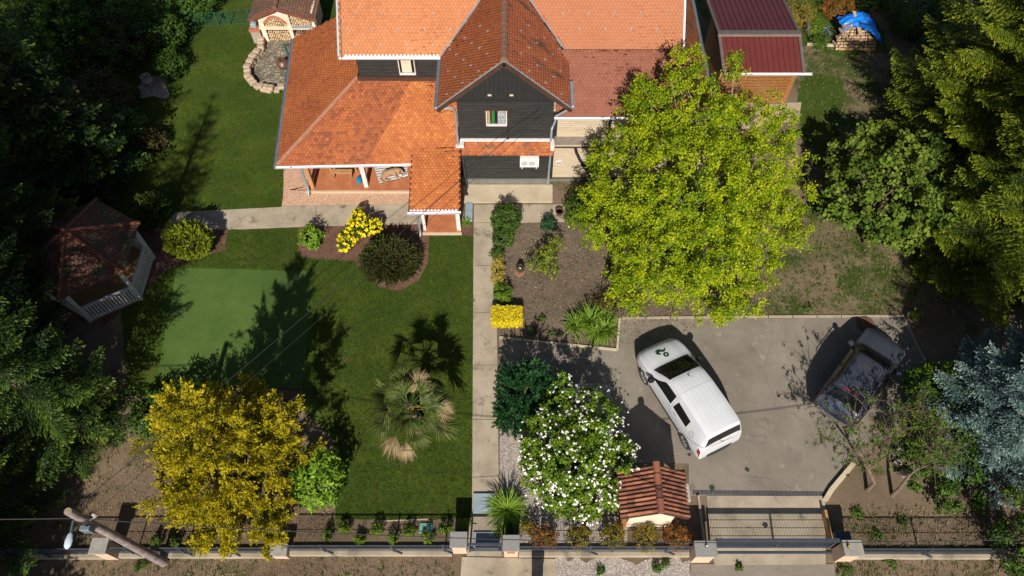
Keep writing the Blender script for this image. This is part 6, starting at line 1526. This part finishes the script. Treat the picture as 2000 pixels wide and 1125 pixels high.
# hedge row right of the path
def shrub_row():
    bush('round_shrub', 'dense mixed green shrub at the head of the path hedge', 'bush', 990, 428, .6, .58, .6, .6, 'f_broad_dark', .042, 200, 18, .11, lump=.12)
    bush('round_shrub', 'darker green lower half shrub just below the first path shrub', 'bush', 983, 462, .35, .45, .42, .4, 'f_thuja', .04, 150, 16, .1, lump=.12)
    bush('small_shrub', 'small dark green shrub above the yellow variegated hedge', 'bush', 972, 496, .25, .26, .26, .25, 'f_broad_dark', .035, 70, 14, .08)
    bush('variegated_hedge', 'narrow creamy yellow variegated hedge strip along the path', 'hedge', 973, 530, .22, .24, .75, .3, 'f_euonymus', .035, 190, 14, .08, lump=.1)
    bush('green_shrub', 'green shrub beside the yellow hedge strip', 'bush', 983, 572, .3, .36, .4, .32, 'f_shrub', .038, 110, 14, .09)
    a, b = P(963, 600, .42), P(1018, 634, .42); x0, x1, y0, y1 = a[0], b[0], b[1] + .1, a[1]
    t = thing('clipped_hedge', 'bright yellow box clipped hedge block beside the path', 'hedge', ((x0 + x1) / 2, (y0 + y1) / 2, 0)); n = 1500
    C = np.stack([rng.uniform(x0, x1, n), rng.uniform(y0, y1, n), rng.uniform(.05, .5, n)], 1); f = rng.integers(0, 6, n); C[f <= 2, 2] = .5; C[f == 3, 1] = y0; C[f == 4, 0] = x0; C[f == 5, 0] = x1
    C += rng.normal(0, .018, C.shape); O = np.tile([0, 0, 1.], (n, 1)); fol_obj('foliage', [clump_leaves(C, O, .04, 6, .034, .6, .5, .5, 1.0)], 'f_hedge_yellow', t)
    MB().box(x0 + .08, x1 - .08, y0 + .08, y1 - .08, 0, .4).build('inner_twigs', 'f_weed', t)
shrub_row()
bush('young_tree', 'loose yellow green young shrub in the middle of the bare bed', 'bush', 1068, 500, .7, .62, .55, .6, 'f_spruce', .04, 120, 14, .12, blobs=[(0, 0, 0, .45, .4, .5), (-.45, -.25, -.1, .35, .3, .35), (.3, .4, .2, .35, .3, .4), (.1, -.5, -.2, .35, .3, .3)])
bush('small_shrub', 'small dark shrub at the house path above the young shrub', 'bush', 1073, 436, .3, .3, .3, .28, 'f_deep', .04, 70, 14, .09)
bush('low_shrub', 'dim sprawling low shrub under the edge of the large tree', 'bush', 1185, 590, .3, .6, .4, .3, 'f_brown', .04, 90, 12, .12)
bush('low_shrub', 'dark green shrub growing at the house corner under the large tree', 'bush', 1150, 400, .6, .9, .8, .7, 'f_broad_dark', .055, 160, 18, .16)
bush('low_shrub', 'greyish bush between the garden pots and the large tree', 'bush', 1120, 425, .35, .4, .35, .3, 'f_broad', .04, 70, 14, .1)
for i, (px, py, L) in enumerate(((1122, 640, .62), (1152, 632, .75), (1180, 650, .7), (1165, 655, .55), (1175, 620, .5))):
    grassy('daylily', ('daylily clump at the left end of the driveway corner bed', 'tallest daylily clump in the middle of the corner bed', 'daylily clump nearest the driveway corner kerb', 'low daylily clump in front of the middle one', 'daylily clump at the back of the corner bed')[i], 'plant', [P(px, py)], 120, L * 1.25, .055, 'f_grassy', .5, 1.2, group='daylilies in the driveway corner bed')
for px, py, r, lab in ((1040, 645, .2, 'small green plant left of the daylilies'), (1076, 648, .18, 'small green plant nearest the left daylily'), (1060, 622, .12, 'tiny plant behind the two small green plants')):
    bush('seedling', lab, 'plant', px, py, .1, r, r, r * .6, 'f_weed', .03, 22, 10, .05, group='small plants in the bare bed')
a = P(1016, 530)
pj = thing('glazed_jar', 'glossy dark green glazed jar standing in the bare bed', 'pot', (a[0], a[1], 0))
MB().lathe([(.09, 0), (.15, .1), (.17, .22), (.13, .34), (.08, .38), (.1, .42), (.075, .42), (.07, .34)], (a[0], a[1], 0), 20).build('body', 'pot_glaze', pj, True)
MB().lathe([(.19, 0), (.2, .02)], (a[0] - .04, a[1] - .1, 0), 18).build('saucer', 'pot_terra', pj)
for px, py, lab in ((1092, 420, 'dark terracotta pot nearest the house path'), (1118, 412, 'second clay pot beside the greyish bush')):
    a = P(px, py); t = thing('flower_pot', lab, 'pot', (a[0], a[1], .03)); MB().lathe([(.11, 0), (.16, .24), (.18, .26), (.15, .26), (.14, .2)], (a[0], a[1], .03), 16).build('rim', 'pot_brown', t, True); MB().lathe([(.1, .18), (.145, .2)], (a[0], a[1], .03), 16).build('soil', 'bed_soil', t)
# potted shrub at the driveway corner and brown disc
a = P(1778, 625); t = thing('potted_shrub', 'small stone planter with a yellow green shrub at the far driveway corner', 'planter', (a[0], a[1], 0))
MB().lathe([(.16, 0), (.22, .15), (.24, .28), (.2, .28), (.18, .2)], (a[0], a[1], 0), 16).build('bowl', 'pot_stone', t, True)
fol_obj('foliage', [clump_leaves(np.array([[a[0], a[1], .42]]) + rng.normal(0, .12, (40, 3)), rand_dirs(40), .07, 14, .03, .5)], 'f_spruce', t)
a = P(1690, 634); single(MB().lathe([(.34, 0), (.36, .04), (.2, .07), (0, .08)], (a[0], a[1], .01), 22), 'manhole_cover', 'mulch', 'round brown lid at the driveway edge before the dark car', 'cover', smooth=True)
# photinia row
for i, (px, py, r, m_, lab) in enumerate(((1032, 1030, .22, 'f_photinia_green', 'smallest reddish shrub right of the gate pillar'), (1062, 1050, .42, 'f_photinia', 'red orange shrub near the garden gate'), (1130, 1050, .4, 'f_photinia_green', 'orange green shrub in the middle of the fence gravel'), (1200, 1048, .42, 'f_photinia_green', 'orange green shrub left of the well house front'),
                                         (1262, 1050, .44, 'f_photinia_green', 'orange green shrub in front of the cream well house wall'), (1322, 1048, .44, 'f_photinia', 'reddest shrub at the right corner of the well house'))):
    bush('photinia', lab, 'bush', px, py, .5 if r > .3 else .3, r, r * .85, .45 if r > .3 else .25, m_, .045, int(420 * r * r) + 20, 14, .09, asp=.35, up=.5, group='reddish shrubs along the street fence', rw=1.0)
a = P(1218, 1020, .4); single(MB().box(a[0] - .1, a[0] + .1, a[1] - .08, a[1] + .08, 0, .55, bev=.02), 'orange_can', 'wood_orange', 'orange can beside the well house wall', 'can')
# fence row shrubs left
row = [(640, 1045, .16), (673, 1032, .2), (703, 1052, .17), (737, 1034, .22), (768, 1050, .2), (800, 1037, .22), (834, 1049, .2), (870, 1031, .22), (905, 1024, .2), (305, 1057, .17), (343, 1057, .17), (372, 1057, .17)]
labs = ['first small bush right of the golden conifer in the fence bed', 'second small bush right of the golden conifer', 'small bush third from the golden conifer close to the fence', 'narrow tall small bush near the lawn edge line', 'small bush left of the green hatch near the fence', 'rounded bush left of the green hatch', 'rounded bush just in front of the green hatch', 'bush right of the green hatch', 'dim bush in the shade of the granite capped pillar',
        'dark small bush nearest the pole foot left of the golden conifer', 'middle small bush between the pole and the golden conifer', 'small bush closest to the golden conifer on its left']
for (px, py, r), lab in zip(row, labs):
    bush('small_bush', lab, 'bush', px, py, .22, r, r * .9, r, 'f_shrub' if px > 400 else 'f_weed', .03, 42, 12, .06, group='small bushes in the bed along the street fence', stems=2)
# sparse cherry like trees right
def sparse(label, base, tips, blobs, nleaf, sd):
    R_.seed(sd); t = thing('sparse_tree', label, 'tree', (base[0], base[1], 0)); mb = MB(); tw = MB(); cl = []
    fk = Vector((base[0] + tips[0][0] * .25, base[1] + tips[0][1] * .25, 1.1)); mb.tube([(base[0], base[1], 0), (base[0] + .06, base[1] + .1, .55), tuple(fk)], [.075, .06, .05], 9)
    mb.build('trunk', 'bark', t)
    for q in tips:
        e = Vector((base[0] + q[0], base[1] + q[1], q[2])); pts = [fk.lerp(e, s) + Vector((R_.gauss(0, .07), R_.gauss(0, .07), .3 * math.sin(s * PI))) * (1 if 0 < s < 1 else 0) for s in (0, .2, .4, .6, .8, 1)]
        tw.tube(pts, [.032, .026, .02, .014, .01, .005], 6)
        for k in range(44):
            s = R_.uniform(.2, 1); i = min(4, int(s * 5)); p = Vector(pts[i]).lerp(Vector(pts[i + 1]), s * 5 - i); d = Vector((R_.gauss(0, 1), R_.gauss(0, 1), R_.gauss(.2, .6))).normalized() + (e - fk).normalized() * .5
            L = R_.uniform(.25, .75); p2 = p + d * L * .5 + Vector((0, 0, .03)); p3 = p + d * L; tw.tube([p, p2, p3], [.008, .006, .003], 4, caps=False)
            for _ in range(2):
                d2 = Vector((R_.gauss(0, 1), R_.gauss(0, 1), R_.gauss(.1, .5))).normalized(); p4 = p2 + d2 * R_.uniform(.12, .3); tw.tube([p2, p4], [.004, .002], 3, caps=False)
                if R_.random() < nleaf: cl.append(tuple(p4))
            if R_.random() < nleaf: cl.append(tuple(p3))
    tw.build('branch', 'bark', t); C = np.array(cl); fol_obj('foliage', [clump_leaves(C, rand_dirs(len(C)), .07, 12, .036, .6)], 'f_bramble', t)
sparse('half bare tree with pale twisting branches beside the dark car', P(1693, 958)[:2], [(-1.2, 1.6, 2.6), (-.5, 2.2, 2.8), (-1.6, .6, 2.2), (.5, 2.0, 2.7), (.1, 1.2, 3.0), (-1.9, 1.3, 1.8)], None, .3, 41)
sparse('second half bare tree leaning over the right bed near the blue spruce', P(1742, 968)[:2], [(1.0, 1.6, 2.4), (.2, 1.9, 2.6), (1.4, .8, 2.0), (.7, 2.6, 2.2), (.3, .8, 2.7)], None, .5, 42)
tree('leafy_bush', 'dense dark green bush between the dark car and the blue spruce', [at(1850, 800, 1.2, 1.3, 1.0), at(1800, 740, 1.0, .7), at(1850, 880, 1.2, 1.2, .9), at(1800, 880, 1.0, .8), at(1880, 740, 1.1, .9), at(1820, 960, .7, .8, .5), at(1880, 960, .7, .8, .5)], 560, 20, .05, 'f_broad_dark', 'bush', .7, .17)
tree('leafy_bush', 'lit yellow green bush top above the dense bush near the driveway corner', [at(1845, 730, 1.6, .5, .5), at(1810, 725, 1.2, .35)], 80, 16, .05, 'f_shrub', 'bush', .7, .15)
# stacked blocks in that bed
t = thing('stone_blocks', 'pale broken stone blocks lying under the leaning bush', 'stones', P(1755, 910))
for px, py in ((1752, 905), (1765, 925), (1748, 885)):
    a = P(px, py); MB().bbox(a[0] - .16, a[0] + .16, a[1] - .12, a[1] + .12, 0, .25, .04, R_.uniform(0, 1)).build('block', 'stone', t)
# top right: woodpile, tarp, bike, shrubs
for px, py, r, m_, lab in ((1560, 25, .9, 'f_photinia_green', 'orange green shrub at the top edge beside the carport'), (1640, 15, .8, 'f_photinia', 'reddish shrub at the top edge above the blue tarp'), (1590, 55, .45, 'f_shrub', 'low green shrub behind the wheel rim'), (1600, 80, .4, 'f_weed', 'weedy clump in front of the wheel rim')):
    bush('shrub', lab, 'bush', px, py, .5 if r > .5 else .2, r, r, r * .7, m_, .05, int(200 * r), 14, .15, asp=.4)
wr = P(1590, 62, .3); bk = thing('bicycle_wheels', 'dark bicycle lying in the weeds beside the carport', 'bicycle', (wr[0], wr[1], 0))
for dx, dy in ((0, 0), (.85, -.1)):
    mb = MB(); mb.tube([(wr[0] + dx + .31 * math.cos(a), wr[1] + dy + .31 * math.sin(a), .2 + .1 * math.sin(a)) for a in [k * PI / 12 for k in range(25)]], .025, 6); o = mb.build('wheel', 'rubber', bk)
    mb = MB()
    for k in range(12): a = k * PI / 6; mb.bar((wr[0] + dx, wr[1] + dy, .2), (wr[0] + dx + .3 * math.cos(a), wr[1] + dy + .3 * math.sin(a), .2 + .1 * math.sin(a)), .006)
    mb.build('spokes', 'alloy', o)
mb = MB(); q = lambda x, y, z: (wr[0] + x, wr[1] + y, z)
for a, b in ((q(0, 0, .2), q(.3, .35, .3)), (q(.3, .35, .3), q(.7, .3, .3)), (q(.7, .3, .3), q(.85, -.1, .2)), (q(.4, -.02, .25), q(.3, .4, .3)), (q(.4, -.02, .25), q(.7, .3, .3)), (q(0, 0, .2), q(.4, -.02, .25))): mb.tube([a, b], .018, 6)
mb.build('frame', 'hose', bk); mb = MB(); mb.tube([q(.55, .45, .4), q(.72, .32, .36), q(.9, .25, .4)], .015, 6); mb.build('handlebar', 'chrome', bk); MB().box(wr[0] + .2, wr[0] + .4, wr[1] + .38, wr[1] + .5, .3, .36, bev=.02).build('saddle', 'black', bk)
a = P(1630, 100); b = P(1708, 100); x0, x1, yb_ = a[0], b[0], a[1]
single(MB().box(x0 + .25, x1 + .05, yb_ + .05, yb_ + .14, 0, .1).box(x0 + .25, x1 + .05, yb_ + .9, yb_ + .98, 0, .1), 'pallet', 'wood', 'wooden bearers under the firewood heap', 'pallet')
R_.seed(5)
def hz(x, y): return max(0, .95 * (1 - ((x - (x0 + x1) / 2) / 1.15) ** 2) * (1 - max(0, (yb_ + .35 - y)) * 1.2))
for lay in range(9):
    for k in range(17):
        x = x0 + .05 + (x1 - x0) * (k + R_.random() * .6) / 17; y = yb_ + .05 + lay * .09; z = lay * .105 + .1
        if z < 1.02 * (1 - ((x - (x0 + x1) / 2) / 1.05) ** 2 * .75) : put_log(x, y, z, R_.gauss(0, .45), 'split firewood log on the outdoor heap under the blue tarp', 'logs of the outdoor heap', R_.uniform(.85, 1.25), R_.gauss(0, .15))
tp = thing('tarp', 'bright blue tarpaulin draped over the firewood heap', 'tarp', ((x0 + x1) / 2, yb_ + 1.1, .3))
nu, nv = 30, 24; V = []
xa, xb, ya_, yb2 = x0 + .25, x1 + .1, yb_ + .45, yb_ + 1.7
for i in range(nu + 1):
    for j in range(nv + 1):
        u, v = i / nu, j / nv; x = xa + (xb - xa) * u + .06 * math.sin(v * 9); y = ya_ + (yb2 - ya_) * v + (.22 * math.sin(u * 4 + 1) - .35 * u ** 3) * (1 - v)
        z = 1.18 - .75 * abs(u - .5) ** 2 * 2 - .5 * (max(0, .35 - v)) - .35 * max(0, u - .75) * 2 - .6 * max(0, v - .7) + .03 * math.sin(u * 21 + v * 7) + .028 * math.sin(v * 26 - u * 11) + .02 * math.sin(u * 43 + v * 31)
        V.append((x, y, z))
F = [(i * (nv + 1) + j, (i + 1) * (nv + 1) + j, (i + 1) * (nv + 1) + j + 1, i * (nv + 1) + j + 1) for i in range(nu) for j in range(nv)]
link('sheet', npmesh('sheet', V, F, smooth=True), 'tarp', tp)
single(MB().bar((xa + .75, yb_ + .2, .85), (xa + .62, yb_ + 1.5, 1.2), .16, .03), 'plank', 'cardboard', 'brown plank holding down the blue tarp', 'plank')
single(MB().bar(P(1745, 12), P(1775, 2), .1, .05), 'plank', 'white_paint', 'pale plank lying in the shade at the top edge', 'plank')
a = P(1572, 55); single(MB().box(a[0] - .12, a[0] + .05, a[1] - .5, a[1] + .5, 0, .5, bev=.02), 'downpipe_box', 'grey_brown', 'dark grey trunking against the right side of the carport', 'box')
# weeds and litter: uncountable ground cover
def scatter(label, name, polys, n, L, wd, material, z=.005, curl=.5):
    xs = []; ys = []
    for poly, fr in polys:
        pw = [P(*p) for p in poly]; X = [p[0] for p in pw]; Y = [p[1] for p in pw]; k = int(n * fr); x = rng.uniform(min(X), max(X), k * 3); y = rng.uniform(min(Y), max(Y), k * 3); m_ = inside(pw, x, y); xs.append(x[m_][:k]); ys.append(y[m_][:k])
    x = np.concatenate(xs); y = np.concatenate(ys); k = len(x); rep = 5
    bx = np.repeat(x, rep) + rng.normal(0, .03, k * rep); by_ = np.repeat(y, rep) + rng.normal(0, .03, k * rep)
    V, F, R = blades(k * rep, lambda q: np.stack([bx, by_, np.full(q, z)], 1), L, wd, curl, 1.2, seg=2)
    o = link(name, npmesh(name, V, F, R), material); return setp(o, label, name, None, 'stuff')
SOIL = [[(0, 830), (640, 830), (655, 1060), (0, 1070)], [(-50, 1090), (890, 1090), (890, 1180), (-50, 1180)], [(1640, 990), (2050, 990), (2050, 1180), (1640, 1180)], [(968, 440), (1500, 440), (1500, 610), (1210, 680), (975, 655)], [(1480, 400), (1950, 400), (1900, 610), (1480, 615)], [(1560, 90), (1900, 90), (1900, 400), (1590, 400)]]
scatter('scattered short weeds growing on the bare soil', 'weeds', [(SOIL[0], .02), (SOIL[1], .06), (SOIL[2], .08), (SOIL[3], .06), (SOIL[4], .3), (SOIL[5], .28)], 4500, .09, .03, 'f_weed')
scatter('dry straw and fallen twigs on the bare soil', 'dry litter', [(SOIL[0], .2), (SOIL[1], .15), (SOIL[2], .15), (SOIL[3], .28), (SOIL[4], .12), (SOIL[5], .1)], 12000, .09, .012, 'f_litter', .012, .2)
lawnp = [[(350, 0), (660, 0), (660, 40), (575, 80), (552, 405), (340, 413), (100, 400), (100, 100)], [(445, 452), (585, 447), (583, 500), (690, 508), (712, 528), (740, 558), (780, 568), (815, 550), (835, 515), (838, 460), (925, 459), (922, 1012), (655, 1015), (652, 860), (612, 770), (610, 530), (340, 520)]]
scatter('short mown grass blades of the lawn', 'grass', [(lawnp[0], .45), (lawnp[1], .55)], 42000, .05, .012, 'f_grass', .008, .3)
for px, py, r, lab in ((275, 1108, .22, 'weed tuft near the foot of the pole'), (1503 - 60, 1108, .1, 'tiny weed on the outer driveway'), (1283, 1108, .16, 'small weed on the outer white gravel left'), (1302, 1100, .12, 'small weed next to it close to the pillar'), (1172, 1115, .1, 'tiny weed in the middle of the outer gravel'), (1650, 1115, .24, 'bright weed tuft right of the ramp end'), (1722, 1042, .22, 'bright green weed on the soil behind the fence'), (1760, 1020, .2, 'darker weed between the bright one and the trees'), (1675, 1005, .2, 'low weed beside the shaded square'), (1740, 1100, .2, 'weed clump outside the right fence'), (1580, 602, .2, 'grass clump at the driveway kerb'), (1420, 606, .3, 'green clump hanging over the driveway kerb')):
    bush('weed_clump', lab, 'plant', px, py, .06, r, r, .1, 'f_weed', .035, 26, 12, .07, stems=1)
